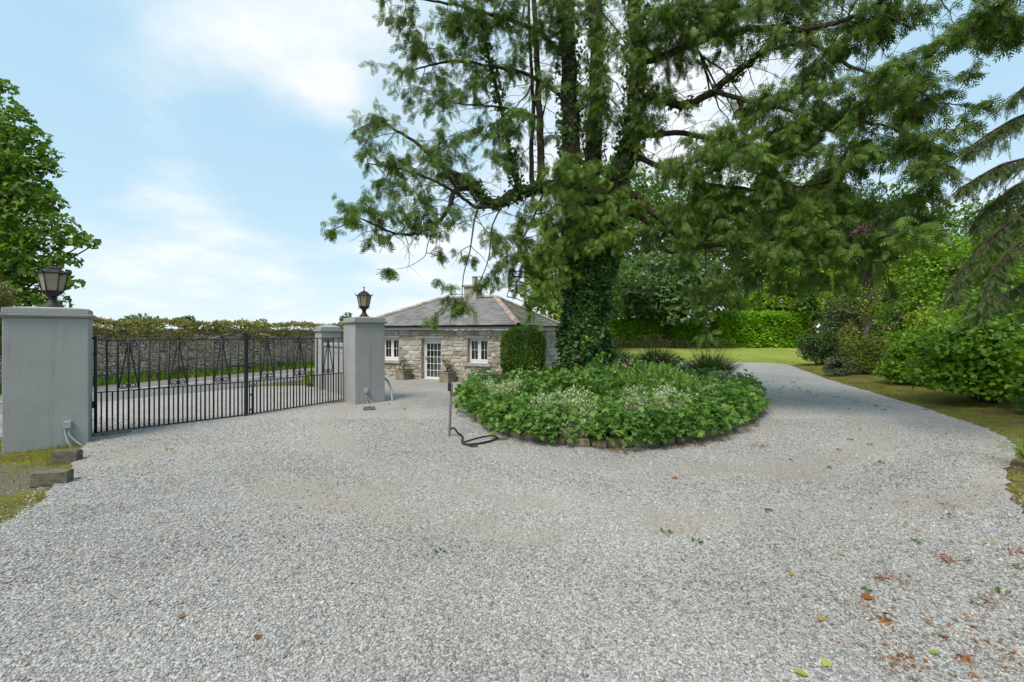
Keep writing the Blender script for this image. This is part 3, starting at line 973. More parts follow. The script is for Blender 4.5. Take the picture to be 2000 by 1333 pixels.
t = thing('wing_wall', 'short grey rendered wall joining the two gateway pillars', 'wall', w0, math.atan2(wd.y, wd.x))
L = wd.length
MB().box(0.16, L - 0.1, -0.13, 0.13, -0.1, 1.70).build('panel', M['render'], t, 0.01)
MB().box(0.14, L - 0.08, -0.18, 0.18, 1.702, 1.82).build('coping', M['render'], t, 0.012)
MB().box(0.2, L - 0.16, -0.012 - 0.13, -0.131, 1.50, 1.53).box(0.2, L - 0.16, 0.131, 0.145, 1.50, 1.53).build('moulding', M['render'], t)

# ------------------------------------------------------------------ wrought iron gates
GA, GC, GB = Vector((-8.87, 9.27, 0)), Vector((-6.93, 11.33, 0)), Vector((-5.36, 13.86, 0))
Z0, ZM, ZT = 0.06, 0.92, 2.03


def flat(pts, rad, n=6, tw=0.0):
    return MB().tube(pts, rad, n, twist=tw)


def spiral(cx, cz, r0, a0, turns, sgn, shrink=0.8, n=22):
    out = []
    for i in range(n + 1):
        u = i / n
        a = a0 + sgn * turns * 2 * math.pi * u
        r = r0 * (1 - shrink * u)
        out.append(Vector((cx + r * math.cos(a), 0, cz + r * math.sin(a))))
    return out


def gate_leaf(p0, p1, label, meeting):
    d = p1 - p0
    L = d.length
    t = thing('iron_gate', label, 'gate', p0, math.atan2(d.y, d.x), 'two leaves of the black iron gate')
    n = 16
    sx = L / n
    I = M['iron']
    MB().tube([(0, 0, Z0 - 0.02), (0, 0, ZT + 0.10)], 0.028, 8).build('hinge_stile', I, t)
    rm = 0.036 if meeting else 0.022
    if meeting:
        MB().box(L - 0.035, L + 0.02, -0.03, 0.03, Z0 - 0.03, 2.20).build('meeting_stile', I, t, 0.004)
    else:
        MB().box(L - 0.052, L - 0.012, -0.022, 0.022, Z0, ZT + 0.03).build('meeting_stile', I, t, 0.003)
    for z, hh in ((Z0, 0.014), (ZM, 0.012), (ZT, 0.013)):
        MB().box(0.03, L - 0.04, -0.010, 0.010, z - hh, z + hh).build('rail', I, t)
    x_c = {3: 1, 8: 1, 13: 1}
    for i in range(1, n):
        x = i * sx
        MB().tube([(x, 0, Z0 + 0.01), (x, 0, ZT - 0.01)], 0.0205, 6).build('bar', I, t)
    for i in range(n):
        x = (i + 0.5) * sx
        if i % 2 == 0:
            MB().tube([(x, 0, Z0 + 0.01), (x, 0, ZM - 0.005)], 0.0160, 6).build('short_bar', I, t)
        else:
            pts = [(x, 0, Z0 + 0.01 + (ZM - Z0 - 0.015) * k / 44) for k in range(45)]
            MB().tube(pts, 0.0165, 4, twist=0.55, smooth=False).build('twisted_bar', I, t)
    for i in x_c:
        x = i * sx
        w = sx
        for s in (-1, 1):
            # slanting twisted strut, then a curl along the bottom of the panel
            top, low = Vector((x + s * 0.02, 0, ZT - 0.12)), Vector((x + s * (w - 0.035), 0, ZM + 0.20))
            pts = [top.lerp(low, k / 30) for k in range(31)]
            MB().tube(pts, 0.0160, 4, twist=0.5, smooth=False).build('twisted_strut', I, t)
            r0 = (w - 0.03) / 2
            sp = spiral(x + s * (r0 + 0.006), ZM + 0.030 + r0, r0, 0.0 if s > 0 else math.pi, 1.45, -s, 0.72, 30)
            pts = catmull([low, low + Vector((s * 0.004, 0, -0.05)), sp[0] + Vector((0, 0, 0.03)), sp[0]], 3)[:-1] + sp
            MB().tube(pts, 0.0120, 5).build('scroll', I, t)
            r1 = (w - 0.045) / 2
            sp = spiral(x + s * (w - 0.022 - r1), ZT - 0.022 - r1, r1, math.pi if s > 0 else 0.0, 1.4, -s, 0.72, 28)
            pts = catmull([Vector((x + s * 0.018, 0, ZT - 0.26)), Vector((x + s * 0.02, 0, ZT - 0.17)), sp[0] + Vector((0, 0, -0.02)), sp[0]], 3)[:-1] + sp
            MB().tube(pts, 0.0120, 5).build('scroll', I, t)
    # crest scrolls standing on the top rail
    for i, r0 in ((15, 0.060), (13, 0.048), (8, 0.030)):
        x = i * sx
        sp = spiral(x + 0.5 * sx if i == 15 else x, ZT + 0.02 + r0, r0, -math.pi / 2, 1.3, 1, 0.7, 20)
        MB().tube(sp, 0.0115, 5).build('crest_scroll', I, t)
    MB().tube([(11.3 * sx, 0.02, ZT + 0.005), (14.2 * sx, 0.02, ZT + 0.155)], 0.008, 5).build('brace_rod', M['rodpale'], t)
    MB().tube([(-0.09, 0.0, ZT + 0.045), (0.0, 0, ZT + 0.045)], 0.018, 8).tube([(-0.02, 0, ZT + 0.02), (-0.02, 0, ZT + 0.07)], 0.026, 8).build('top_hinge', I, t)
    MB().box(-0.055, -0.029, -0.05, 0.05, 0.60, 0.74).build('lower_hinge', I, t)
    MB().box(-0.05, 0.42, -0.03, 0.03, Z0 - 0.045, Z0 - 0.016).build('bottom_plate', I, t)
    return t, L


g1, L1 = gate_leaf(GA, GC, 'black iron gate leaf beside the broad pillar, carrying the heart finial', True)
g2, L2 = gate_leaf(GB, GC, 'black iron gate leaf with drop bolt, hung from the cottage-side pillar', False)
# heart finial and lever latch on the meeting stile
pts = []
for i in range(33):
    a = 2 * math.pi * i / 32
    pts.append((L1 - 0.008 + 0.0062 * 16 * math.sin(a) ** 3, 0, 2.295 + 0.0062 * (13 * math.cos(a) - 5 * math.cos(2 * a) - 2 * math.cos(3 * a) - math.cos(4 * a))))
MB().tube(pts, 0.014, 6).build('heart_finial', M['iron'], g1)
lt = MB().box(L1 - 0.30, L1 + 0.06, -0.055, -0.032, 1.325, 1.365).build('latch', M['iron'], g1, 0.004)
MB().tube([(L1 - 0.30, -0.045, 1.345), (L1 - 0.42, -0.06, 1.35)], [0.02, 0.008], 6).build('latch_handle', M['iron'], lt)
MB().box(L1 - 0.03, L1 + 0.10, -0.062, -0.031, 1.37, 1.42).box(L1 + 0.02, L1 + 0.12, -0.06, -0.031, 1.26, 1.32).build('latch_keeper', M['iron'], lt)
xb = L2 - 0.13
dbt = MB().tube([(xb, 0.05, 0.0), (xb, 0.05, 0.80)], 0.012, 6).build('drop_bolt', M['iron'], g2)
sp = spiral(xb - 0.055, 0.80, 0.055, 0, 0.62, 1, 0.1, 14)
MB().tube(sp, 0.012, 6).build('bolt_handle', M['iron'], dbt)
for z in (0.16, 0.55):
    MB().box(xb - 0.03, xb + 0.03, 0.02, 0.075, z, z + 0.05).build('bolt_guide', M['iron'], dbt)


# ------------------------------------------------------------------ loose stone blocks
def block(p, size, rz, label, seed, grp=None, mat='block'):
    import bmesh
    r = random.Random(seed)
    bm = bmesh.new()
    bmesh.ops.create_cube(bm, size=1.0)
    bmesh.ops.subdivide_edges(bm, edges=bm.edges, cuts=3, use_grid_fill=True)
    for v in bm.verts:
        e = sum(abs(abs(c) - 0.5) < 1e-4 for c in v.co)
        v.co *= (1.0, 0.985, 0.94, 0.88)[e]
        v.co = Vector((v.co.x * size[0], v.co.y * size[1], v.co.z * size[2]))
        v.co += Vector((r.uniform(-1, 1), r.uniform(-1, 1), r.uniform(-1, 1))) * 0.05 * min(size)
    me = bpy.data.meshes.new('stone_block')
    bm.to_mesh(me); bm.free()
    o = link('stone_block', me, M[mat])
    o.location = (p[0], p[1], p[2] + size[2] * 0.44)
    o.rotation_euler = (0, R(r.uniform(-3, 3)), rz)
    return tag(o, label, 'stone', grp)


block(G(102, 948), (0.42, 0.20, 0.23), R(24), 'long rough stone block on the gravel edge below the broad pillar', 1)
block(G(131, 903), (0.36, 0.20, 0.22), R(20), 'mossy stone block close against the broad pillar', 2)
block(G(721, 803), (0.32, 0.17, 0.13), R(15), 'dark brick-sized stone lying on gravel by the inner pillar', 3)
for gp, lab in ((GA + Vector((0.25, 0.10, 0)), 'flat worn threshold stone under the gate hinge of the broad pillar'), (GB + Vector((-0.10, -0.22, 0)), 'flat reddish threshold stone under the gate hinge by the inner pillar')):
    block((gp.x, gp.y, 0.0), (0.62, 0.36, 0.07), R(45), lab, 9, mat='block')


# ------------------------------------------------------------------ boundary wall across the lane
WALL = offset_line(_rc, -3.75)


def cum(pts):
    s = [0.0]
    for a, b in zip(pts, pts[1:]): s.append(s[-1] + (b - a).length)
    return s


WS = cum(WALL)


def along(pts, S, s):
    s = min(max(s, 0), S[-1] - 1e-6)
    for i in range(len(S) - 1):
        if S[i + 1] >= s:
            f = (s - S[i]) / (S[i + 1] - S[i])
            t = (pts[i + 1] - pts[i]).normalized()
            return pts[i].lerp(pts[i + 1], f), t
    return pts[-1], (pts[-1] - pts[-2]).normalized()


def boundary_wall():
    t = thing('boundary_wall', 'old rubble stone wall along the far side of the lane, overgrown on top', 'wall')
    H = 2.35
    m = MB()
    th = 0.22
    ring = []
    for p, q in zip(offset_line(WALL, th), offset_line(WALL, -th)):
        ring.append([(p.x, p.y, -0.1), (p.x, p.y, H), (q.x, q.y, H), (q.x, q.y, -0.1)])
    for a, b in zip(ring, ring[1:]):
        m.add(a + b, [(0, 4, 5, 1), (1, 5, 6, 2), (2, 6, 7, 3)])
    m.build('core', M['mortar_dark'], t)
    # coursed rubble on the lane side, real relief
    r = random.Random(3)
    V, Lp, S, T = [], [], [], []
    z = 0.0
    s_lo, s_hi = WS[8], min(WS[-1], WS[8] + 62)
    while z < H - 0.03:
        h = r.uniform(0.055, 0.125)
        s = s_lo + r.uniform(0, 0.3)
        while s < s_hi:
            w = r.uniform(0.12, 0.36)
            p, tt = along(WALL, WS, s + w / 2)
            nn = Vector((tt.y, -tt.x, 0))
            dep = th + r.uniform(-0.005, 0.06)
            b = len(V)
            hh = h * r.uniform(0.8, 1.08)
            z0 = z + r.uniform(-0.015, 0.015)
            for (u, zz, dd) in ((-.47, .04, th - .03), (.47, .04, th - .03), (.47, .96, th - .03), (-.47, .96, th - .03), (-.36, .16, dep), (.36, .14, dep), (.34, .86, dep), (-.37, .84, dep)):
                q = p + tt * (u * w) + nn * (dd + r.uniform(-.008, .008))
                V.append((q.x, q.y, z0 + zz * hh + r.uniform(-.006, .006)))
            for f in ((4, 5, 6, 7), (0, 1, 5, 4), (1, 2, 6, 5), (2, 3, 7, 6), (3, 0, 4, 7)):
                S.append(len(Lp)); Lp += [b + i for i in f]
            T += [r.random()] * 8
            s += w
        z += h
    me = npmesh('stonework', np.array(V), np.array(Lp), np.array(S), np.array(T))
    o = link('stonework', me, M['wallstone'], t)
    o['kind'] = 'stuff'
    # growth spilling over the top
    rng = np.random.default_rng(8)
    lv, lt_ = Leaves(), Leaves()
    n = 28000
    s = rng.uniform(s_lo, s_hi, n)
    P3 = np.zeros((n, 3)); N3 = np.zeros((n, 3))
    for i in range(n):
        p, tt = along(WALL, WS, float(s[i]))
        k = rng.random()
        bulge = 0.28 + 0.20 * math.sin(s[i] * 1.1) + 0.14 * math.sin(s[i] * 2.9 + 1)
        # left end is lusher
        hang = max(0.10, bulge)
        a = rng.uniform(-0.5, 1.0) * math.pi * 0.62
        rr = (0.46 + 0.10 * math.sin(s[i] * 1.7) + 0.06 * math.sin(s[i] * 6.1)) * rng.uniform(0.75, 1.08)
        nn = Vector((tt.y, -tt.x, 0))
        off = nn * (math.sin(a) * rr + 0.10) + Vector((0, 0, math.cos(a) * rr * 0.75))
        if a > 1.0: off.z -= rng.uniform(0, hang)
        q = p + off
        P3[i] = (q.x, q.y, H + 0.06 + off.z)
        N3[i] = (nn.x * math.sin(a), nn.y * math.sin(a), math.cos(a) + 0.2)
    d = nrm(rng.standard_normal((n, 3)) + N3 * 0.6 + np.array([0, 0, -0.3]))
    patch = 0.5 + 0.5 * vn(s, s * 0, 0.55, 3)
    tint = np.clip(patch * 0.75 + rng.normal(0, 0.22, n), 0, 1)
    lush = np.clip((WS[26] - s) / 8, 0, 1) * (rng.random(n) < .75)
    tint = np.where(lush > .5, np.where(rng.random(n) < .5, .05, .75) + rng.normal(0, .06, n), tint).clip(0, 1)
    lv.add(LEAF, P3, d, N3 + 0.5 * rng.standard_normal((n, 3)), rng.uniform(0.09, 0.2, n), tint)
    o = lv.build('creeper', M['creeper'], t)
    o['kind'] = 'stuff'


M['mortar_dark'] = plainmat('old dark mortar', (0.20, 0.175, 0.14), 0.95, var=0.3, scale=4, bump=0.5, bscale=30, spec=0.05)
boundary_wall()


def verge():
    rng = np.random.default_rng(4)
    lo = offset_line(_rc, -2.45)
    S = cum(lo)
    n = 11000
    s = rng.uniform(S[8], min(S[-1], S[8] + 58), n)
    u = rng.uniform(0, 1.05, n)
    P3 = np.zeros((n, 3))
    for i in range(n):
        p, tt = along(lo, S, float(s[i]))
        q = p + Vector((-tt.y, tt.x, 0)) * float(u[i])
        P3[i] = (q.x, q.y, 0.0)
    up = np.stack([rng.normal(0, .35, n), rng.normal(0, .35, n), np.ones(n)], 1)
    hgt = rng.uniform(0.12, 0.30, n) + 0.35 * u * rng.random(n)
    lv = Leaves()
    lv.add(([(x * 2.2, y, z) for x, y, z in BLADE[0]], BLADE[1]), P3, up, rng.standard_normal((n, 3)), hgt)
    o = lv.build('verge_grass', M['grass'])
    tag(o, 'long green grass verge at the foot of the boundary wall', None, kind='stuff')
    # broad weeds in the verge
    for i, (px, py) in enumerate(((480, 726), (345, 738), (560, 722))):
        g = G(px, py)
        m = 70
        a = rng.uniform(0, 6.283, m)
        ou = np.stack([np.cos(a), np.sin(a), rng.uniform(0.5, 1.6, m)], 1)
        base = np.array([g.x - 0.3, g.y + 0.4, 0.02]) + 0.12 * rng.standard_normal((m, 3)) * [1, 1, 0]
        lv = Leaves().add(BROAD, base + nrm(ou) * rng.uniform(0.05, 0.3, (m, 1)), ou, np.array([[0, 0, 1.0]] * m) + .3 * rng.standard_normal((m, 3)), rng.uniform(0.2, 0.4, m))
        tag(lv.build('weed_clump', M['midgreen']), ('broad-leaved weed clump in the verge behind the gate latch', 'broad-leaved weed clump in the verge behind the broad pillar gate leaf', 'broad-leaved weed clump in the verge near the low end pillar')[i], 'weed', 'weeds in the verge')


verge()
# small shrub by the low end pillar
_g = G(607, 756)
_rng = np.random.default_rng(3)
_n = 260
_d = nrm(_rng.standard_normal((_n, 3)))
_pp = np.array([_g.x, _g.y, 0.30]) + _d * np.array([0.20, 0.20, 0.30]) * _rng.uniform(.6, 1, (_n, 1))
tag(Leaves().add(LEAF, _pp, _d + [0, 0, .4], _rng.standard_normal((_n, 3)), 0.13).build('seedling_shrub', M['yellowgreen']), 'small yellow green shrub at the foot of the low end pillar', 'shrub')
# ------------------------------------------------------------------ cottage
CO = Vector((0.108, 18.25, 0))
CT = math.atan2(-0.416, 0.909)
cot = thing('cottage', 'single-storey stone cottage with hipped slate roof and white glazed door', 'cottage', CO, CT)
WX, WD, WH = 8.3, 5.6, 2.30          # front length (towards -x), depth, wall height
OPEN = [(-2.28, -1.27, 0.86, 1.95), (-4.74, -3.66, -0.05, 1.93), (-7.10, -6.08, 0.86, 1.95)]   # x0, x1, z0, z1


def front_wall():
    m = MB()
    xs = [-WX] + [v for o in sorted(OPEN) for v in (o[0], o[1])] + [0.0]
    for i in range(0, len(xs), 2):
        m.box(xs[i], xs[i + 1], 0.0, 0.42, -0.1, WH)
    for x0, x1, z0, z1 in OPEN:
        m.box(x0, x1, 0.0, 0.42, z1, WH)
        if z0 > 0: m.box(x0, x1, 0.0, 0.42, -0.1, z0)
    return m.build('front_wall', M['mortar'], cot)


fw = front_wall()
gw = MB().box(-0.42, 0.0, 0.421, WD, -0.1, WH).build('gable_wall', M['mortar'], cot)
MB().box(-WX, -WX + 0.42, 0.421, WD, -0.1, WH).box(-WX + 0.421, -0.421, WD - 0.42, WD, -0.1, WH).build('rear_wall', M['mortar'], cot)
MB().box(-WX + 0.42, -0.42, 0.42, WD - 0.42, -0.08, 0.02).build('inner_floor', M['planter'], cot)


def stone_meshes(k=10):
    out = []
    for i in range(k):
        r = random.Random(100 + i)
        V = []
        j = lambda a: r.uniform(-a, a)
        # unit stone: x,z in -0.5..0.5, proud towards -y
        for (x, z) in ((-.5, -.5), (.5, -.5), (.5, .5), (-.5, .5)):
            V.append((x + j(.05), 0.0, z + j(.09)))
        for (x, z) in ((-.5, -.5), (0, -.5), (.5, -.5), (.5, 0), (.5, .5), (0, .5), (-.5, .5), (-.5, 0)):
            V.append((x * .84 + j(.08), -0.75 + j(.2), z * .76 + j(.14)))
        V.append((j(.15), -1.0 + j(.15), j(.15)))
        F = [(0, 1, 6, 5, 4), (1, 2, 8, 7, 6), (2, 3, 10, 9, 8), (3, 0, 4, 11, 10)]
        F += [(4 + a, 4 + (a + 1) % 8, 12) for a in range(8)]
        me = bpy.data.meshes.new('stone')
        me.from_pydata(V, [], F)
        me.materials.append(M['stone'])
        me.update()
        out.append(me)
    return out


SM = stone_meshes()


def lay_stones(parent, x_lo, x_hi, place, holes, seed, wr, hr):
    r = random.Random(seed)
    z = 0.0
    cnt = 0
    while z < WH - 0.05:
        h = min(r.uniform(*hr), WH - z)
        if WH - z - h < 0.07: h = WH - z
        x = x_lo
        while x < x_hi - 0.03:
            w = min(r.uniform(*wr), x_hi - x)
            zz, hh = z, h
            parts = [(zz, hh)]
            if h > 0.2 and r.random() < 0.35: parts = [(zz, hh * .5), (zz + hh * .5, hh * .5)]
            for a, b in parts:
                lo, hi = x, x + w
                for x0, x1, z0, z1 in holes:
                    if a + b > z0 + 0.02 and a < z1 - 0.02 and hi > x0 and lo < x1:
                        if lo >= x0 and hi <= x1: lo = hi
                        elif lo < x0 and hi > x1:
                            hi = x0
                        elif lo < x0: hi = x0
                        else: lo = x1
                if hi - lo < 0.06: continue
                o = bpy.data.objects.new('stone', r.choice(SM))
                COL.objects.link(o)
                o.parent = parent
                place(o, (lo + hi) / 2, a + b / 2 + r.uniform(-.012, .012), (hi - lo) - 0.012, b - 0.010, r)
                cnt += 1
            x += w
        z += h
    return cnt


HOLES = []
for x0, x1, z0, z1 in OPEN:
    HOLES.append((x0, x1, z0, z1))
    HOLES.append((x0 - 0.16, x1 + 0.16, z1, z1 + 0.12))        # lintel
    if z0 > 0: HOLES.append((x0 - 0.2, x1 + 0.2, z0 - 0.14, z0))


def pf(o, x, z, w, h, r):
    o.location = (x, 0.0, z)
    o.scale = (w * r.uniform(.9, 1.0), r.uniform(0.015, 0.055), h * r.uniform(.82, 1.0))
    o.rotation_euler = (0, R(r.uniform(-5, 5)), 0)


def pg(o, y, z, w, h, r):
    o.location = (0.0, y, z)
    o.rotation_euler = (0, 0, R(90))
    o.scale = (w, r.uniform(0.03, 0.07), h)


n1 = lay_stones(fw, -WX, 0.0, pf, HOLES, 21, (0.16, 0.62), (0.12, 0.27))
n2 = lay_stones(gw, 0.0, WD, pg, [], 22, (0.3, 0.7), (0.16, 0.28))
print('cottage stones', n1, n2)

for i, (x0, x1, z0, z1) in enumerate(OPEN):
    MB().box(x0 - 0.15, x1 + 0.15, -0.055, 0.25, z1 - 0.002, z1 + 0.11).build('lintel', M['dressed'], cot, 0.01)
    if z0 > 0:
        MB().box(x0 - 0.18, x1 + 0.18, -0.12, 0.19, z0 - 0.13, z0 - 0.002).build('sill', M['dressed'], cot, 0.012)
    y = 0.19
    xa, xb = x0 + 0.004, x1 - 0.004
    if i != 1:
        w = MB()
        f = 0.055
        w.box(xa, xb, y, y + 0.08, z0 + 0.002, z0 + 0.09).box(xa, xb, y, y + 0.08, z1 - 0.07, z1 - 0.004)
        w.box(xa, xa + f, y, y + 0.08, z0 + 0.09, z1 - 0.07).box(xb - f, xb, y, y + 0.08, z0 + 0.09, z1 - 0.07)
        xm = (xa + xb) / 2
        w.box(xm - 0.03, xm + 0.03, y, y + 0.08, z0 + 0.09, z1 - 0.07)
        win = w.build('window', M['white'], cot)
        for s0, s1 in ((xa + f, xm - 0.03), (xm + 0.03, xb - f)):
            c = MB()
            zb, zt = z0 + 0.092, z1 - 0.072
            g = 0.05
            yy = y - 0.012
            c.box(s0, s0 + g, yy, yy + 0.05, zb, zt).box(s1 - g, s1, yy, yy + 0.05, zb, zt)
            c.box(s0 + g, s1 - g, yy, yy + 0.05, zb, zb + g + .02).box(s0 + g, s1 - g, yy, yy + 0.05, zt - g, zt)
            c.build('casement', M['white'], win)
            sm_ = (s0 + s1) / 2
            zm = zb + (zt - zb) * 0.52
            MB().box(sm_ - 0.008, sm_ + 0.008, yy + 0.01, yy + 0.03, zb + g + .02, zt - g).box(s0 + g, sm_ - .008, yy + 0.012, yy + 0.028, zm - .008, zm + .008).box(sm_ + .008, s1 - g, yy + 0.012, yy + 0.028, zm - .008, zm + .008).build('glazing_bar', M['white'], win)
            MB().box(s0 + g, s1 - g, yy + 0.034, yy + 0.038, zb + g, zt - g).build('pane', M['glass'], win)
        # net curtain drawn to both sides inside
        cv = MB()
        for a, b in ((xa + 0.04, xa + 0.36), (xb - 0.36, xb - 0.04)):
            k = 14
            vs = []
            for q in range(k + 1):
                xx = a + (b - a) * q / k
                dy = 0.025 * math.sin(q * 2.1)
                vs += [(xx, y + 0.22 + dy, z0 + 0.03), (xx, y + 0.22 + dy, z1 - 0.03)]
            cv.add(vs, [(2 * q, 2 * q + 2, 2 * q + 3, 2 * q + 1) for q in range(k)], True)
        cv.build('curtain', M['curtain'], win)
    else:
        w = MB()
        f = 0.055
        w.box(xa, xa + f, y, y + 0.09, 0.03, z1 - 0.004).box(xb - f, xb, y, y + 0.09, 0.03, z1 - 0.004).box(xa + f, xb - f, y, y + 0.09, z1 - 0.15, z1 - 0.004)
        w.build('door_frame', M['white'], cot)
        da, db, dz0, dz1 = xa + f + .004, xb - f - .004, 0.035, z1 - 0.155
        w = MB()
        g = 0.085
        yy = y + 0.01
        w.box(da, da + g, yy, yy + 0.05, dz0, dz1).box(db - g, db, yy, yy + 0.05, dz0, dz1)
        w.box(da + g, db - g, yy, yy + 0.05, dz0, dz0 + 0.11).box(da + g, db - g, yy, yy + 0.05, dz1 - g, dz1)
        door = w.build('door', M['white'], cot)
        b = MB()
        ia, ib, iz0, iz1 = da + g, db - g, dz0 + 0.11, dz1 - g
        for k in range(1, 4):
            xx = ia + (ib - ia) * k / 4
            b.box(xx - .010, xx + .010, yy + .006, yy + .034, iz0, iz1)
        b2 = MB()
        for k in range(1, 5):
            zz = iz0 + (iz1 - iz0) * k / 5
            b2.box(ia, ib, yy + .009, yy + .031, zz - .010, zz + .010)
        b.build('glazing_bar', M['white'], door)
        b2.build('glazing_bar', M['white'], door)
        for r_ in range(5):
            for c_ in range(4):
                xA, xB = ia + (ib - ia) * c_ / 4 + .010, ia + (ib - ia) * (c_ + 1) / 4 - .010
                zA, zB = iz0 + (iz1 - iz0) * r_ / 5 + .010, iz0 + (iz1 - iz0) * (r_ + 1) / 5 - .010
                MB().box(xA, xB, yy + .036, yy + .040, zA, zB).build('pane', M['glass'], door)
        MB().box(da + .025, da + .055, yy - 0.02, yy - 0.001, 0.93, 1.09).tube([(da + .04, yy - .02, 1.03), (da + .04, yy - .05, 1.03), (da + .14, yy - .055, 1.03)], 0.010, 6).build('door_handle', M['brass'], door)
        MB().box(xa, xb, -0.06, 0.30, -0.03, 0.045).build('threshold', M['dressed'], cot, 0.01)
        cv = MB()
        for a, b_ in ((ia + 0.28, ib - 0.10),):
            k = 22
            vs = []
            for q in range(k + 1):
                xx = a + (b_ - a) * q / k
                dy = 0.03 * math.sin(q * 1.9)
                vs += [(xx, y + 0.30 + dy, 0.05), (xx, y + 0.30 + dy, 1.75)]
            cv.add(vs, [(2 * q, 2 * q + 2, 2 * q + 3, 2 * q + 1) for q in range(k)], True)
        cv.build('curtain', M['curtain'], door)

# quoin-like dressed stones at the corner are part of the rubble; roof next
EX0, EX1, EY0, EY1, EZ = -WX - 0.34, 0.34, -0.34, WD + 0.34, 2.52
RX0, RX1, RY, RZ = -5.65, -2.30, WD / 2, 3.98
roofv = [(EX0, EY0, EZ), (EX1, EY0, EZ), (EX1, EY1, EZ), (EX0, EY1, EZ), (RX0, RY, RZ), (RX1, RY, RZ)]
roof = MB().add(roofv, [(0, 1, 5, 4), (1, 2, 5), (2, 3, 4, 5), (3, 0, 4), (3, 2, 1, 0)]).build('roof', M['slate'], cot)


def slates(e0, e1, t0, t1, name, mat):
    """courses of slates between eave e0-e1 and top t0-t1"""
    e0, e1, t0, t1 = (Vector(v) for v in (e0, e1, t0, t1))
    r = random.Random(hash(name) % 1000 if False else len(name))
    ux = (e1 - e0).normalized()
    up = ((t0 + t1) / 2 - (e0 + e1) / 2)
    up = (up - ux * up.dot(ux))
    SL = up.length
    up.normalize()
    nn = ux.cross(up).normalized()
    if nn.z < 0: nn = -nn
    exp = 0.215
    rows = int(SL / exp)
    exp = SL / rows
    V, Lp, S, T = [], [], [], []
    for k in range(rows):
        f0, f1 = k / rows, (k + 1) / rows
        a0 = e0.lerp(t0, f0); b0 = e1.lerp(t1, f0)
        a1 = e0.lerp(t0, f1); b1 = e1.lerp(t1, f1)
        L0 = (b0 - a0).length
        sa, sb = (a1 - a0).dot(ux), (b1 - b0).dot(ux)
        x = -0.17 if k % 2 else 0.0
        while x < L0:
            w = r.uniform(0.27, 0.32)
            xl, xr = max(x, 0), min(x + w - 0.008, L0)
            x += w
            if xr - xl < 0.03: continue
            lift = 0.022 + r.uniform(-0.004, 0.006)
            xl1, xr1 = max(xl, sa), min(xr, L0 + sb)
            if xr1 < xl1: xl1 = xr1 = min(max((xl + xr) / 2, sa), L0 + sb)
            dn = r.uniform(-0.012, 0.006)
            b = len(V)
            q = [a0 + ux * xl + up * dn + nn * lift, a0 + ux * xr + up * (dn + r.uniform(-.004, .004)) + nn * (lift + r.uniform(-.003, .003)), a0 + ux * xr1 + up * exp + nn * 0.008, a0 + ux * xl1 + up * exp + nn * 0.008]
            q += [q[0] - nn * 0.014, q[1] - nn * 0.014]
            V += [tuple(v) for v in q]
            for f in ((0, 1, 2, 3), (4, 5, 1, 0)):
                S.append(len(Lp)); Lp += [b + i for i in f]
            T += [r.random()] * 6
    o = link(name, npmesh(name, np.array(V), np.array(Lp), np.array(S), np.array(T)), mat, roof)
    o['kind'] = 'stuff'
    return o


slates(roofv[0], roofv[1], roofv[4], roofv[5], 'slates', M['slate'])
slates(roofv[1], roofv[2], roofv[5], roofv[5], 'slates', M['slate_lichen'])
slates(roofv[2], roofv[3], roofv[5], roofv[4], 'slates', M['slate'])
slates(roofv[3], roofv[0], roofv[4], roofv[4], 'slates', M['slate'])


def ridge_tiles(a, b):
    a, b = Vector(a), Vector(b)
    d = b - a
    n = max(1, round(d.length / 0.42))
    t = d.normalized()
    side = t.cross(Vector((0, 0, 1))).normalized()
    upv = side.cross(t)
    for i in range(n):
        p, q = a + d * (i / n) - t * 0.02, a + d * ((i + 1) / n)
        V = []
        k = 6
        for e, (c, s) in enumerate(((p, 1.06), (q, 0.97))):
            for th in (0.14, 0.12):
                for j in range(k + 1):
                    an = R(-75 + 150 * j / k)
                    V.append(c + side * math.sin(an) * th * s + upv * (math.cos(an) * th * s - 0.035))
        m = k + 1
        F = [(j, j + 1, 2 * m + j + 1, 2 * m + j) for j in range(k)]
        F += [(m + j + 1, m + j, j, j + 1) for j in range(k)]
        F += [(2 * m + j, 2 * m + j + 1, 3 * m + j + 1, 3 * m + j) for j in range(k)]
        MB().add(V, F).build('ridge_tile', M['terracotta'], roof)


for a, b in ((roofv[0], roofv[4]), (roofv[1], roofv[5]), (roofv[2], roofv[5]), (roofv[3], roofv[4])):
    ridge_tiles(a, b)
ridge_tiles(roofv[4], roofv[5])
cx = -3.60
MB().box(cx - 0.36, cx + 0.36, RY - 0.30, RY + 0.30, 3.7, 4.52).build('chimney', M['dressed'], roof, 0.01)
MB().box(cx - 0.46, cx + 0.46, RY - 0.40, RY + 0.40, 4.521, 4.62).build('chimney_cap', M['dressed'], roof, 0.01)
MB().lathe([(0.15, 4.622), (0.15, 4.68), (0.13, 4.70), (0.125, 5.0), (0.15, 5.02), (0.15, 5.07), (0.11, 5.075)], 14, (cx + 0.1, RY, 0), smooth=False).build('chimney_pot', M['terracotta'], roof)
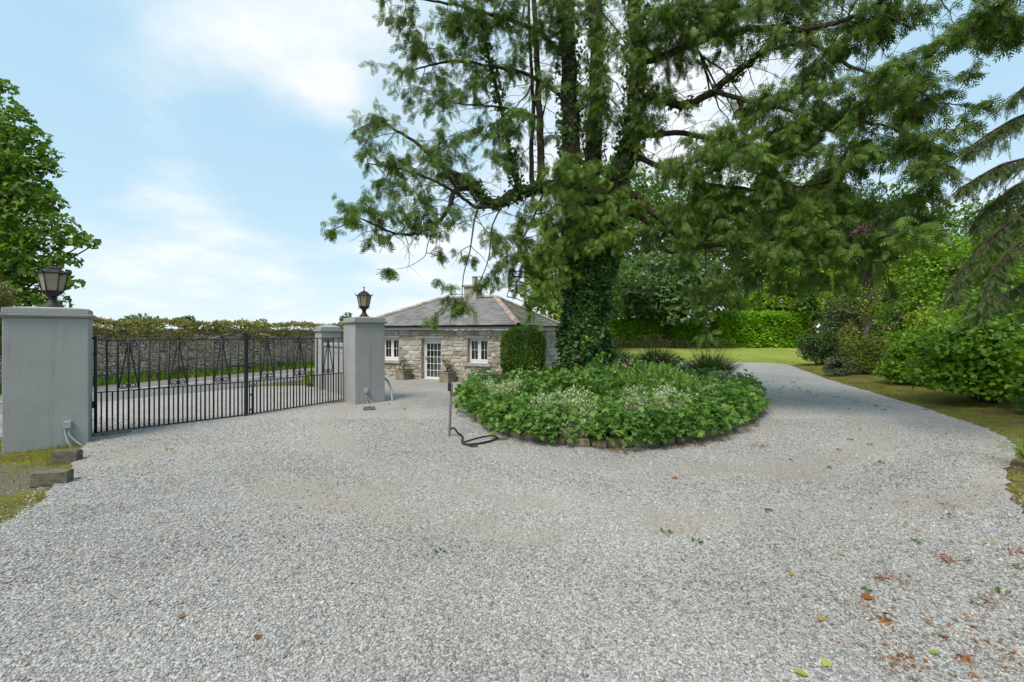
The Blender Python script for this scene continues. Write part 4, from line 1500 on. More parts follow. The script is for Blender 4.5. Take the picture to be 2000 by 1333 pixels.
# fascia, soffit and gutter
MB().box(EX0 + 0.03, EX1 - 0.03, EY0 + 0.03, EY0 + 0.055, 2.325, 2.505).box(EX1 - 0.055, EX1 - 0.03, EY0 + 0.056, EY1 - 0.03, 2.325, 2.505).box(EX0 + 0.03, EX0 + 0.055, EY0 + 0.056, EY1 - 0.03, 2.325, 2.505).build('fascia', M['fascia'], cot)
MB().box(EX0 + 0.056, EX1 - 0.056, EY0 + 0.056, 0.10, 2.335, 2.362).box(-0.1, EX1 - 0.056, 0.101, EY1 - 0.06, 2.335, 2.362).build('soffit', M['fascia'], cot)
gt = MB()
def gutter(p, q, out):
    p, q, out = Vector(p), Vector(q), Vector(out)
    V = []
    k = 6
    for c in (p, q):
        for j in range(k + 1):
            a = R(180 * j / k)
            V.append(c + out * (0.06 - 0.06 * math.cos(a)) + Vector((0, 0, -0.075 * math.sin(a))))
    gt.add(V, [(j, j + 1, k + 1 + j + 1, k + 1 + j) for j in range(k)], True)
gutter((EX0, EY0 + 0.028, 2.505), (EX1 + 0.09, EY0 + 0.028, 2.505), (0, -1, 0))
gutter((EX1 - 0.028, EY0 - 0.06, 2.503), (EX1 - 0.028, EY1, 2.503), (1, 0, 0))
gt.build('gutter', M['gutter'], cot)


# square planters either side of the door
def planter(x, label, seed):
    w = CO + Matrix.Rotation(CT, 3, 'Z') @ Vector((x, -0.42, 0))
    t = thing('planter', label, 'planter', (w.x, w.y, 0.03), CT - R(8), 'square planters by the cottage door')
    MB().frustum(-0.25, 0.25, -0.25, 0.25, 0.0, 0.40, -0.015).build('tub', M['planter'], t, 0.008)
    MB().box(-0.285, 0.285, -0.285, 0.285, 0.402, 0.45).build('rim', M['planter'], t, 0.006)
    MB().box(-0.22, 0.22, -0.22, 0.22, 0.452, 0.458).build('soil', M['soil'], t)
    r = np.random.default_rng(seed)
    tb = MB()
    ends = []
    for k in range(9):
        a = r.uniform(0, 6.28)
        e = Vector((0.2 * math.cos(a) * r.uniform(.3, 1.1), 0.2 * math.sin(a) * r.uniform(.3, 1.1), 0.70 + r.uniform(-.1, .25)))
        tb.tube(catmull([(0, 0, 0.45), (e.x * .3, e.y * .3, 0.60), e], 4), [0.014] * 5 + [0.008] * 3 + [0.004], 5)
        ends.append(e)
    tb.build('stem', M['twig'], t)
    n = 120
    ee = np.array([tuple(e) for e in ends])[r.integers(0, len(ends), n)] + r.normal(0, .06, (n, 3))
    d = r.standard_normal((n, 3)) + [0, 0, .4]
    Leaves().add(LEAF, ee, d, r.standard_normal((n, 3)), r.uniform(.05, .11, n)).build('foliage', M['greyshrub'], t)


planter(-3.05, 'square timber planter with a thin shrub, between door and window', 1)
planter(-5.45, 'square timber planter with a thin shrub, on the pillar side of the door', 2)

# utility poles beyond the roof
for (px, top, d, w, lab) in ((1026, 470, 31, 0.12, 'thick brown timber pole rising behind the hip of the roof'), (958, 556, 38, 0.085, 'thin short timber pole behind the chimney')):
    b, tp = P(px, 650, d), P(px, top, d)
    t = thing('utility_pole', lab, 'pole', (b.x, b.y, 0))
    MB().tube([(0, 0, -0.2), (0, 0, tp.z * .5), (0.02, 0, tp.z)], [w * 1.1, w, w * .85], 10).build('pole_shaft', M['wood'], t)
    MB().lathe([(w * .9, tp.z + .002), (w * .9, tp.z + .04), (w * .3, tp.z + .08)], 10, (.02, 0, 0)).build('pole_cap', M['galv'], t)

# intercom post with its cable
g = G(877, 855)
t = thing('intercom_post', 'slim leaning metal post with a small black box on top, beside the planting bed', 'post', g, 0)
lean = Vector((0.05, 0.0, 1.08))
MB().tube([(0, 0, -0.1), lean], 0.028, 4, smooth=False).build('post', M['steel'], t)
hb = MB().box(-0.055, 0.01, -0.06, 0.05, 0.98, 1.15).build('keypad_box', M['rubber'], t, 0.006)
MB().box(0.012, 0.075, -0.04, 0.04, 0.99, 1.12).build('bracket', M['steel'], t, 0.004)
hb.location.x = 0.035
pts = [g + Vector(v) for v in ((0.02, 0.02, 0.16), (0.10, 0.0, 0.20), (0.20, -0.05, 0.10), (0.29, -0.10, 0.045))]
pts += [G(905, 867, .05), G(930, 867.5, .05), G(958, 862, .05), G(972, 856, .05), G(962, 851.5, .05), G(940, 854, .05), G(912, 862, .052), G(905, 866, .05), G(920, 872, .05), G(933, 871.5, .05)]
cr = catmull(pts, 8)
tag(MB().tube(cr, [0.022] * int(len(cr) * .55) + [0.014] * (len(cr) - int(len(cr) * .55)), 7).build('cable', M['rubber']), 'black cable looping over the gravel from the intercom post', 'cable')
# ------------------------------------------------------------------ planting bed
def bed_z(x, y):
    d = -sdist(BED, x, y)
    return 0.26 + 0.50 * sstep(0, 3.6, d)


def make_bed():
    t = thing('planting_bed', 'raised round planting bed edged with mossy stone under the great cedar', 'planting bed')
    m = MB()
    poly = [Vector((p[0], p[1], 0)) for p in BED]
    c = sum(poly, Vector()) / len(poly)
    rings = []
    for f in (1.0, 0.97, 0.9, 0.75, 0.5, 0.25):
        pts = [c.lerp(p, f) for p in poly]
        zz = bed_z([p.x for p in pts], [p.y for p in pts])
        rings.append([(p.x, p.y, float(z) - 0.04) for p, z in zip(pts, zz)])
    n = len(poly)
    V = [v for r in rings for v in r] + [(c.x, c.y, 0.72)] + [(p.x * .985 + c.x * .015, p.y * .985 + c.y * .015, -0.05) for p in poly]
    F = []
    for k in range(len(rings) - 1):
        for i in range(n):
            j = (i + 1) % n
            F.append((k * n + i, k * n + j, (k + 1) * n + j, (k + 1) * n + i))
    kk = (len(rings) - 1) * n
    F += [(kk + i, kk + (i + 1) % n, len(rings) * n) for i in range(n)]
    b0 = len(rings) * n + 1
    F += [(b0 + i, b0 + (i + 1) % n, (i + 1) % n, i) for i in range(n)]
    m.add(V, F, True).build('soil', M['soil'], t)
    # edging: rough stones laid in one or two courses
    import bmesh
    r = random.Random(5)
    shapes = []
    for s in range(7):
        bm = bmesh.new()
        bmesh.ops.create_cube(bm, size=1.0)
        bmesh.ops.subdivide_edges(bm, edges=bm.edges, cuts=1, use_grid_fill=True)
        for v in bm.verts:
            e = sum(abs(abs(q) - .5) < 1e-4 for q in v.co)
            v.co *= (1, 1.0, .95, .82)[e]
            v.co += Vector((r.uniform(-1, 1), r.uniform(-1, 1), r.uniform(-1, 1))) * .055
        me = bpy.data.meshes.new('stone')
        bm.to_mesh(me); bm.free()
        me.materials.append(M['bedstone'])
        shapes.append(me)
    pts = poly + [poly[0]]
    S = cum(pts)
    for course, (zlo, hmul) in enumerate(((0.0, 1), (0.19, 1))):
        s = r.uniform(0, .2)
        while s < S[-1] - 0.1:
            w = r.uniform(0.28, 0.62)
            if course == 1 and r.random() < 0.25:
                s += w
                continue
            p, tt = along(pts, S, s + w / 2)
            h = r.uniform(0.17, 0.22) * (1.0 if course == 0 else r.uniform(.55, .9))
            o = bpy.data.objects.new('stone', r.choice(shapes))
            COL.objects.link(o)
            o.parent = t
            nn = Vector((tt.y, -tt.x, 0))
            q = p + nn * (0.0 - 0.04 * course + r.uniform(-.02, .02)) - nn * 0.05
            o.location = (q.x, q.y, zlo + h / 2)
            o.scale = (w * 0.97, r.uniform(.22, .3), h * 1.05)
            o.rotation_euler = (R(r.uniform(-4, 4)), R(r.uniform(-3, 3)), math.atan2(tt.y, tt.x))
            s += w
    return t


make_bed()


def dome(rng, n, c, rad, lo=-0.15, thick=0.25):
    """points on the upper part of a flattened dome, with outward normals"""
    d = nrm(rng.standard_normal((n * 3, 3)))
    d = d[d[:, 2] > lo][:n]
    rr = 1 - thick * rng.random((len(d), 1)) ** 1.5
    return np.asarray(c) + d * np.asarray(rad) * rr, d


FLOWER = ([(0, 0, 0)] + [(0.5 * math.cos(2 * math.pi * k / 10), 0.5 * math.sin(2 * math.pi * k / 10), 0.12 if k % 2 else -0.02) if k % 2 == 0 else (0.26 * math.cos(2 * math.pi * k / 10), 0.26 * math.sin(2 * math.pi * k / 10), 0.0) for k in range(10)],
          [(0, 1 + k, 1 + (k + 1) % 10) for k in range(10)])


def bed_planting():
    rng = np.random.default_rng(17)
    cover = Leaves()
    spots = []
    tries = 0
    while len(spots) < 330 and tries < 20000:
        tries += 1
        x, y = rng.uniform(-1.6, 8.7), rng.uniform(8, 20)
        s = float(sdist(BED, x, y)[0])
        if s > 0.02: continue
        near = 0.30 if y < 12.5 else 0.42
        if any((x - a) ** 2 + (y - b) ** 2 < near * near for a, b in spots): continue
        if (x - 2.2) ** 2 + (y - 13.5) ** 2 < 0.9: continue
        spots.append((x, y))
    # extra clumps drooping over the edging on the camera side
    pts = [Vector((p[0], p[1], 0)) for p in BED]; pts.append(pts[0])
    S = cum(pts)
    for s in np.arange(0, S[-1], 0.30):
        p, tt = along(pts, S, s + rng.uniform(-.1, .1))
        if p.y < 15.5 and not (0.9 < p.x < 4.2 and p.y < 10 and rng.random() < .55): spots.append((p.x - tt.y * rng.uniform(-.05, .15), p.y + tt.x * rng.uniform(-.05, .15)))
    VAR = [(-0.35, 11.0, .55), (-0.7, 11.9, .5), (0.0, 11.4, .5), (1.05, 9.15, .48), (1.5, 9.5, .45), (0.8, 9.5, .40), (3.1, 9.45, .48), (3.55, 9.9, .48), (2.75, 9.85, .45), (3.3, 9.25, .36), (7.0, 14.3, .5), (1.35, 8.80, .40), (0.95, 8.95, .36), (3.0, 9.0, .42), (3.7, 9.45, .42), (2.45, 9.3, .34)]
    for x, y in spots:
        if any((x - a) ** 2 + (y - b) ** 2 < (r * .75) ** 2 for a, b, r in VAR): continue
        z = float(bed_z(x, y)[0])
        edge = float(-sdist(BED, x, y)[0])
        r = rng.uniform(0.24, 0.46)
        hh = r * (rng.uniform(0.6, 1.4) if rng.random() < .82 else rng.uniform(1.5, 2.1))
        n = int(110 if y < 12 else 75)
        p, d = dome(rng, n, (x, y, z + (0.05 if edge < .3 else .08)), (r, r, hh), -0.25 if edge < .35 else -0.1)
        kind_y = (2.6 < x < 4.8) and (10.8 < y < 12.8)
        g = nrm(d * [1, 1, .5] + rng.normal(0, .5, d.shape) + [0, 0, -.25])
        if kind_y:
            cover.add(LANCE, p, d + [0, 0, .6] + .4 * rng.standard_normal(d.shape), rng.standard_normal(d.shape), rng.uniform(.14, .24, len(p)), np.clip(rng.normal(.88, .1, len(p)), 0, 1))
        else:
            cover.add(LOBED if y < 11.5 else LOBED3, p, g, d + [0, 0, .7] + .45 * rng.standard_normal(d.shape), rng.uniform(.05, .15, len(p)), np.clip(rng.normal(.5, .25, len(p)) + 0.15 * vn(x, y, 1.3), 0, 1))
    o = cover.build('geranium_cover', M['geranium'])
    tag(o, 'dense green geranium ground cover filling the planting bed', None, kind='stuff')
    # variegated shrubs
    labs = ['pale variegated shrub in the bed nearest the intercom post', 'pale variegated shrub overhanging the stone edging, on the intercom side', 'pale cream variegated shrub overhanging the stone edging, on the drive side', 'small pale variegated plant at the far drive side of the bed']
    for k, idx in enumerate(((0, 1, 2), (3, 4, 5, 11, 12), (6, 7, 8, 9, 13, 14, 15), (10,))):
        lv = Leaves()
        for i in idx:
            x, y, r = VAR[i]
            z = float(bed_z(x, y)[0])
            for j in range(7):
                a, q = rng.uniform(0, 6.28), r * rng.uniform(0, .6)
                cx, cy = x + q * math.cos(a), y + q * math.sin(a)
                p, d = dome(rng, 260, (cx, cy, z + .12), (r * .55, r * .55, r * rng.uniform(.75, 1.25)), -0.5, .35)
                lv.add(LEAF, p, d + .7 * rng.standard_normal(d.shape), d + [0, 0, .5] + .5 * rng.standard_normal(d.shape), rng.uniform(.035, .07, len(p)), np.clip(rng.normal(.5 if k != 2 else .62, .28, len(p)), 0, 1))
        tag(lv.build('variegated_shrub', M['variegated']), labs[k], 'shrub', 'variegated shrubs in the bed')
    # flowers
    fl, fv = Leaves(), Leaves()
    n = 900
    x, y = rng.uniform(-1.3, 8.6, n), rng.uniform(8.6, 18, n)
    k = (sdist(BED, x, y) < -0.2) & (rng.random(n) < np.where((x > 3.5) | (y > 12), .75, .22))
    x, y = x[k], y[k]
    z = bed_z(x, y) + rng.uniform(.46, .70, len(x))
    p = np.stack([x, y, z], 1)
    up = np.stack([rng.normal(0, .4, len(x)), rng.normal(-.5, .4, len(x)), np.ones(len(x))], 1)
    fl.add(FLOWER, p, rng.standard_normal(p.shape), up, rng.uniform(.045, .075, len(x)))
    tag(fl.build('geranium_flowers', M['pink']), 'small pink geranium flowers scattered over the bed', None, kind='stuff')
    m = 30
    p = np.array([-1.15, 11.3, .28]) + rng.normal(0, 1, (m, 3)) * [.12, .35, .10]
    fv.add(FLOWER, p, rng.standard_normal((m, 3)), rng.normal(0, .5, (m, 3)) + [-.3, -.8, .4], rng.uniform(.05, .08, m))
    tag(fv.build('bellflower', M['violet']), 'violet bellflowers hanging over the edging by the intercom post', 'flower')
    # clipped topiary
    t = thing('clipped_shrub', 'clipped rounded evergreen shrub standing in front of the cottage corner', 'shrub', (0.36, 14.0, .55))
    lv = Leaves()
    n = 9000
    d = nrm(rng.standard_normal((n, 3)))
    sp = np.sign(d) * np.abs(d) ** np.array([.62, .62, .74])
    p = sp * np.array([.70, .62, .80]) * (1 + .07 * vn(d[:, 0] * 3, d[:, 2] * 3 + d[:, 1] * 2, 1.3)[:, None]) * (1 - .16 * rng.random((n, 1)) ** 1.5) + [0, 0, 1.02]
    lv.add(LEAF, p, d * .6 + rng.standard_normal((n, 3)) * .7 + [0, 0, .2], d + .6 * rng.standard_normal((n, 3)), rng.uniform(.05, .10, n))
    lv.build('crown', M['box'], t)
    m = MB()
    V = []
    nl, ns = 8, 12
    for i in range(nl + 1):
        for j in range(ns):
            th, ph = math.pi * i / nl, 2 * math.pi * j / ns
            v = np.array([math.sin(th) * math.cos(ph), math.sin(th) * math.sin(ph), math.cos(th)])
            v = np.sign(v) * np.abs(v) ** .6 * np.array([.54, .46, .60]) + [0, 0, 1.02]
            V.append(tuple(v))
    m.add(V, [(i * ns + j, (i + 1) * ns + j, (i + 1) * ns + (j + 1) % ns, i * ns + (j + 1) % ns) for i in range(nl) for j in range(ns)])
    m.build('inner_growth', M['box'], t)
    for k in range(6):
        a = rng.uniform(0, 6.28)
        MB().tube([(0.1 * math.cos(a), .1 * math.sin(a), -.3), (.25 * math.cos(a), .25 * math.sin(a), .5)], [.03, .02], 6).build('stem', M['twig'], t)
    # ornamental grasses
    for i, (gx, gy, r, hh, lab) in enumerate(((7.25, 16.0, .85, 1.25, 'tall tufted grass with dark seed heads at the drive edge of the bed'), (5.6, 16.9, .85, 1.15, 'broad grass tuft behind the bed, in line with the hedge gap'), (4.0, 17.2, .75, 1.05, 'fine grass tuft in the bed close behind the cedar trunk'))):
        z = float(bed_z(gx, gy)[0])
        t = thing('grass_tuft', lab, 'grass', (gx, gy, z), 0, 'ornamental grass tufts in the bed')
        n = 1300
        a = rng.uniform(0, 6.28, n); q = r * .45 * np.sqrt(rng.random(n))
        p = np.stack([q * np.cos(a), q * np.sin(a), np.zeros(n)], 1)
        up = np.stack([np.cos(a) * q * 2.2, np.sin(a) * q * 2.2, np.ones(n)], 1) + .18 * rng.standard_normal((n, 3))
        Leaves().add(([(x_ * .55, y_, z_) for x_, y_, z_ in BLADE[0]], BLADE[1]), p, up, np.stack([-np.cos(a), -np.sin(a), .3 + 0 * a], 1), hh * rng.uniform(.6, 1.05, n)).build('blades', M['drygrass'], t)
        m = 70
        tb = MB()
        hp = []
        for k in range(m):
            a = rng.uniform(0, 6.28); q = r * rng.uniform(.2, 1.1)
            e = Vector((q * math.cos(a), q * math.sin(a), hh * rng.uniform(.95, 1.3)))
            tb.tube([(e.x * .3, e.y * .3, .1), (e.x * .6, e.y * .6, e.z * .6), e], [.004, .003, .003], 3, cap=False)
            hp.append(e)
        tb.build('stalks', M['twig'], t)
        hp = np.repeat(np.array([tuple(e) for e in hp]), 5, 0) + rng.normal(0, .018, (m * 5, 3))
        Leaves().add(LEAF, hp, rng.standard_normal((m * 5, 3)) + [0, 0, 1], rng.standard_normal((m * 5, 3)), .055, .97).build('seed_heads', M['drygrass'], t)


bed_planting()

# ------------------------------------------------------------------ the great cedar
def make_cedar():
    rng = np.random.default_rng(23)
    rd = random.Random(23)
    D = 13.5
    base = Vector((2.2, D, 0.0))
    t = thing('cedar_tree', 'huge many-stemmed cedar with ivy-clad trunk growing in the planting bed', 'tree', (0, 0, 0))

    def L(*pts):
        return [P(*p) if len(p) == 3 else P(p[0], p[1], D) for p in pts]

    trunk = catmull([(base.x, D, -0.1)] + L((1140, 720), (1141, 640), (1145, 560), (1149, 480), (1150, 415), (1152, 380)), 5)
    m = MB()
    rad = np.interp(np.linspace(0, 1, len(trunk)), [0, .08, .18, .5, .85, 1], [.98, .76, .62, .54, .64, .52])
    m.tube(trunk, list(rad), 14)
    m.build('trunk', M['bark'], t)
    limbs = [
        # stems
        (L((1135, 440), (1120, 340), (1112, 200), (1111, 80), (1108, -60), (1100, -260)), .36, .16),
        (L((1150, 430, 13.8), (1158, 320, 14), (1165, 200, 14.1), (1164, 60, 14.2), (1166, -100, 14.2), (1170, -330, 14)), .34, .14),
        (L((1165, 440), (1195, 370), (1222, 310), (1238, 230), (1245, 120), (1240, 0), (1236, -120), (1230, -300)), .42, .15),
        # low limb on the gate side and its upright shoots
        (L((1130, 420), (1095, 372), (1055, 366, 13.2), (1010, 380, 13), (965, 399, 12.8), (940, 385, 12.6), (925, 355, 12.4)), .27, .10),
        (L((1056, 366, 13.2), (1055, 280, 13.2), (1052, 180, 13.2), (1046, 70, 13.3), (1042, -40, 13.3), (1036, -240, 13.3)), .13, .06),
        (L((1040, 372, 13.2), (1038, 320, 13.3), (1041, 200, 13.3), (1036, 90, 13.4), (1030, -150, 13.4)), .095, .04),
        (L((1015, 376, 13), (998, 310, 12.9), (976, 195, 12.9), (953, 112, 12.8), (936, 25, 12.8), (915, -120, 12.8)), .09, .04),
        (L((1020, 378, 13), (985, 395, 12.8), (935, 405, 12.4), (900, 382, 12.2), (880, 345, 12)), .075, .035),
        (L((930, 370, 12.5), (890, 372, 12.2), (872, 414, 11.9), (836, 449, 11.7), (790, 459, 11.5), (745, 446, 11.3), (700, 425, 11.2)), .085, .02),
        (L((925, 355, 12.4), (865, 328, 12), (818, 283, 11.8), (764, 250, 11.6), (735, 228, 11.5)), .08, .02),
        (L((900, 382, 12.2), (840, 350, 12), (780, 330, 11.8), (720, 320, 11.7)), .05, .015),
        # hanging branches over the cottage roof
        (L((935, 400, 12.4), (925, 440, 12.2), (918, 490, 12), (905, 540, 11.9), (902, 590, 11.8)), .032, .010),
        (L((985, 398, 12.8), (962, 440, 12.6), (955, 500, 12.5), (940, 545, 12.4), (915, 590, 12.3)), .028, .009),
        (L((1060, 380, 13), (1040, 430, 12.8), (1015, 480, 12.6), (1000, 540, 12.5), (990, 580, 12.4)), .04, .012),
        (L((872, 414, 11.9), (838, 470, 11.7), (830, 500, 11.6), (800, 520, 11.5), (760, 528, 11.4)), .018, .005),
        # drive side limbs
        (L((1225, 240), (1260, 190, 13.1), (1295, 195, 12.8), (1336, 205, 12.4), (1389, 183, 12), (1437, 142, 11.6), (1480, 107, 11.3), (1515, 70, 11), (1542, 22, 10.8), (1550, -60, 10.6)), .145, .06),
        (L((1245, 120), (1300, 110, 12.8), (1374, 76, 12.2), (1421, 66, 11.8), (1490, 56, 11.3), (1560, 60, 10.8), (1621, 49, 10.4), (1674, 30, 10.1), (1712, 5, 10)), .13, .04),
        (L((1230, 300), (1275, 320, 13), (1311, 334, 12.7), (1358, 356, 12.3), (1420, 366, 12), (1480, 372, 11.7), (1560, 395, 11.3), (1640, 420, 11)), .10, .025),
        (L((1235, 270), (1320, 260, 12.8), (1400, 274, 12.3), (1456, 292, 11.8), (1497, 341, 11.4), (1557, 366, 11.1), (1632, 345, 10.8), (1722, 296, 10.4), (1800, 280, 10.1)), .09, .022),
        (L((1200, 380), (1244, 385, 13.2), (1275, 413, 12.9), (1327, 462, 12.5), (1358, 481, 12.2), (1410, 478, 11.9), (1480, 484, 11.5), (1560, 460, 11.1), (1640, 440, 10.8)), .14, .025),
        (L((1185, 420), (1240, 420, 13.2), (1275, 444, 13), (1288, 478, 12.8), (1312, 493, 12.7), (1350, 487, 12.5), (1420, 470, 12.2)), .10, .03),
        (L((1377, 480, 12.2), (1379, 520, 12.1), (1381, 591, 12), (1377, 650, 12)), .025, .008),
        (L((1490, 100, 11.2), (1580, 85, 10.8), (1655, 127, 10.4), (1711, 150, 10.1), (1775, 170, 9.9), (1830, 200, 9.7)), .06, .015),
        (L((1400, 180, 11.9), (1470, 200, 11.4), (1560, 220, 11), (1650, 235, 10.6), (1740, 250, 10.2), (1830, 300, 9.9)), .07, .015),
        (L((1410, 470, 12), (1500, 500, 11.5), (1580, 510, 11.1), (1660, 490, 10.8), (1740, 470, 10.5)), .05, .012),
        (L((1712, 5, 10), (1790, -20, 9.6), (1870, -10, 9.2), (1950, 20, 9)), .05, .015),
        (L((1830, 200, 9.7), (1870, 205, 9.5), (1905, 205, 9.4), (1940, 200, 9.3), (1965, 195, 9.2)), .012, .004),
        # upper limbs on the gate side
        (L((1111, 120), (1060, 70, 13.2), (1000, 40, 12.9), (930, 20, 12.5), (860, 5, 12.1), (800, -10, 11.8)), .09, .02),
        (L((1112, 200), (1040, 150, 13), (960, 130, 12.6), (890, 120, 12.2), (830, 130, 11.9), (790, 150, 11.7)), .07, .015),
        (L((1052, 230, 13.2), (980, 210, 12.9), (910, 205, 12.4), (860, 195, 12)), .045, .012),
        (L((1240, 40), (1290, 20, 13), (1340, 60, 12.6), (1370, 110, 12.4)), .05, .015),
        (L((1110, -60), (1030, -120, 13), (940, -130, 12.5), (850, -90, 12)), .08, .02),
        (L((1240, -60), (1340, -140, 12.8), (1460, -150, 12.2), (1600, -120, 11.4), (1740, -90, 10.6)), .10, .02),
        (L((1170, -150, 14), (1190, -260, 15), (1200, -330, 16)), .10, .03),
    ]
    allp, allr = [], []
    for pts, r0, r1 in limbs:
        c = catmull(pts, 5)
        c = [p + Vector((rd.uniform(-1, 1), rd.uniform(-1, 1), rd.uniform(-1, 1))) * min(.05, r0 * .25) if 0 < i < len(c) - 1 else p for i, p in enumerate(c)]
        rr = [r0 + (r1 - r0) * (i / (len(c) - 1)) ** .8 for i in range(len(c))]
        MB().tube(c, rr, 9 if r0 > .1 else 6).build('limb', M['bark'] if r0 > .06 else M['twig'], t)
        allp += c; allr += rr
    AP, AR = np.array([tuple(p) for p in allp]), np.array(allr)

    # foliage clusters: px, py, half width, half height, depth
    cl = [(745, 232, 42, 32, 11.5), (715, 290, 36, 45, 11.6), (780, 315, 55, 50, 11.7), (845, 315, 50, 50, 11.9), (690, 425, 42, 38, 11.2), (755, 415, 55, 48, 11.4), (825, 395, 50, 55, 11.7), (895, 340, 60, 42, 12.1), (880, 265, 55, 42, 12), (790, 145, 45, 26, 11.7), (840, 95, 65, 40, 12), (900, 55, 70, 48, 12.3), (785, 45, 48, 36, 11.8), (742, 8, 22, 22, 11.7), (965, 45, 45, 52, 12.6), (1000, 130, 40, 50, 12.9), (950, 250, 36, 55, 12.6), (1000, 300, 36, 50, 12.9), (850, 190, 50, 28, 12), (930, 160, 48, 36, 12.4), (730, 470, 30, 20, 11.3), (1060, 60, 40, 55, 13),
          (878, 572, 26, 32, 11.8), (912, 590, 34, 24, 11.9), (945, 560, 30, 28, 12.2), (868, 505, 22, 26, 11.8), (922, 500, 22, 24, 12.1), (962, 528, 22, 30, 12.4), (1000, 530, 28, 36, 12.5), (985, 465, 38, 38, 12.7), (1030, 500, 34, 48, 12.7), (646, 453, 9, 11, 11.1), (846, 628, 10, 10, 11.7), (760, 527, 10, 6, 11.4), (890, 610, 20, 14, 11.8),
          (1060, 400, 40, 36, 12.9), (1085, 455, 48, 48, 12.7), (1115, 395, 45, 34, 12.6), (1150, 378, 34, 26, 12.6), (1055, 545, 36, 40, 12.9), (1085, 340, 30, 34, 12.8), (1205, 440, 38, 40, 12.7), (1165, 440, 34, 34, 12.6), (1090, 260, 22, 30, 13), (1140, 190, 22, 40, 13.2), (1100, 520, 34, 34, 12.6), (1120, 460, 40, 40, 12.5), (1110, 430, 50, 40, 12.2), (1150, 420, 44, 34, 12.1), (1075, 500, 40, 44, 12.4), (1180, 400, 36, 40, 12.3), (1140, 345, 40, 34, 12.4), (1060, 440, 44, 36, 12.5), (1220, 470, 34, 36, 12.8), (1235, 400, 36, 40, 12.8), (1270, 470, 36, 40, 12.9), (1015, 425, 34, 34, 12.5), (1030, 465, 38, 40, 12.4), (1050, 510, 40, 44, 12.3), (1065, 565, 36, 40, 12.5), (1040, 600, 22, 26, 12.7), (1010, 560, 24, 30, 12.4), (1085, 400, 44, 36, 12.2), (1130, 480, 46, 36, 12.15), (1185, 470, 40, 36, 12.3), (1205, 370, 34, 36, 12.5), (990, 510, 26, 34, 12.3), (1100, 560, 30, 34, 12.5), (960, 470, 26, 26, 12.2), (900, 430, 26, 24, 12), (1420, 540, 40, 36, 11.8), (1470, 565, 36, 30, 11.6), (1530, 560, 40, 34, 11.4), (1590, 545, 40, 34, 11.2), (1640, 560, 30, 28, 11), (1340, 520, 36, 34, 12.4), (1350, 570, 26, 30, 12.3), (1430, 590, 26, 26, 12), (1690, 520, 36, 30, 10.9), (700, 395, 36, 30, 11.3), (800, 440, 46, 30, 11.5), (860, 440, 36, 30, 11.8), (700, 255, 26, 22, 11.5), (760, 365, 40, 34, 11.6), (1740, 575, 14, 14, 10.7), (1045, 590, 24, 30, 12.9), (1110, 300, 24, 30, 12.8), (1180, 320, 24, 34, 12.7),
          (1290, 78, 48, 46, 12.6), (1335, 110, 30, 36, 12.3), (1240, 60, 36, 50, 12.9), (1195, 90, 30, 50, 13.2), (1190, 230, 26, 50, 13.2), (1270, 240, 40, 30, 12.8), (1445, 70, 40, 40, 11.4), (1378, 600, 16, 45, 12), (1378, 655, 13, 22, 12), (1385, 560, 22, 30, 12),
          (1895, 70, 42, 60, 9.2), (1960, 55, 40, 52, 9), (1895, 140, 14, 20, 9.2), (1815, 95, 45, 40, 9.5), (1925, 210, 36, 18, 9.3), (1885, 245, 20, 34, 9.4), (1850, 250, 26, 30, 9.6), (1700, 60, 50, 40, 10), (1650, 90, 45, 36, 10.3), (1760, 40, 50, 45, 9.8), (1560, 40, 50, 40, 10.9), (1600, 110, 40, 30, 10.7)]
    poly = np.array([(1275, 400), (1290, 310), (1370, 250), (1480, 190), (1600, 120), (1750, 120), (1830, 180), (1850, 290), (1880, 380), (1850, 425), (1800, 470), (1720, 490), (1620, 530), (1520, 540), (1430, 500), (1320, 490)], float)
    k = 0
    while k < 105:
        x, y = rng.uniform(1270, 1890), rng.uniform(110, 560)
        if sdist(poly, x, y)[0] > -8: continue
        dd = np.interp(x, [1270, 1550, 1880], [12.9, 11.2, 9.7]) + rng.normal(0, .8)
        cl.append((x, y, rng.uniform(34, 58), rng.uniform(28, 44), dd)); k += 1
    poly2 = np.array([(1250, -30), (2000, -30), (1980, 60), (1850, 60), (1700, 60), (1560, 80), (1450, 70), (1330, 100), (1260, 60)], float)
    k = 0
    while k < 34:
        x, y = rng.uniform(1250, 2000), rng.uniform(-30, 100)
        if sdist(poly2, x, y)[0] > 0: continue
        cl.append((x, y, rng.uniform(35, 55), rng.uniform(25, 40), np.interp(x, [1250, 1980], [12.8, 9.1]) + rng.normal(0, .7))); k += 1
    for k in range(46):      # sprays hanging before the upright stems
        x, y = rng.uniform(960, 1470), rng.uniform(-25, 330)
        cl.append((x, y, rng.uniform(24, 44), rng.uniform(24, 42), 12.3 + rng.normal(0, .55)))
    for k in range(14):
        x, y = rng.uniform(760, 1000), rng.uniform(-25, 240)
        cl.append((x, y, rng.uniform(26, 46), rng.uniform(22, 36), 12.0 + rng.normal(0, .5)))
    for k in range(50):      # crown above the picture
        x, y = rng.uniform(760, 1900), rng.uniform(-330, -40)
        cl.append((x, y, 60, 45, np.interp(x, [760, 1150, 1900], [11.8, 13.8, 10.5]) + rng.normal(0, 1.4)))
    for k in range(34):      # far side of the crown
        x, y = rng.uniform(960, 1700), rng.uniform(-250, 330)
        cl.append((x, y, 50, 40, rng.uniform(15, 17.5)))

    twig = MB()
    pos, dirs, scl, tnt = [], [], [], []
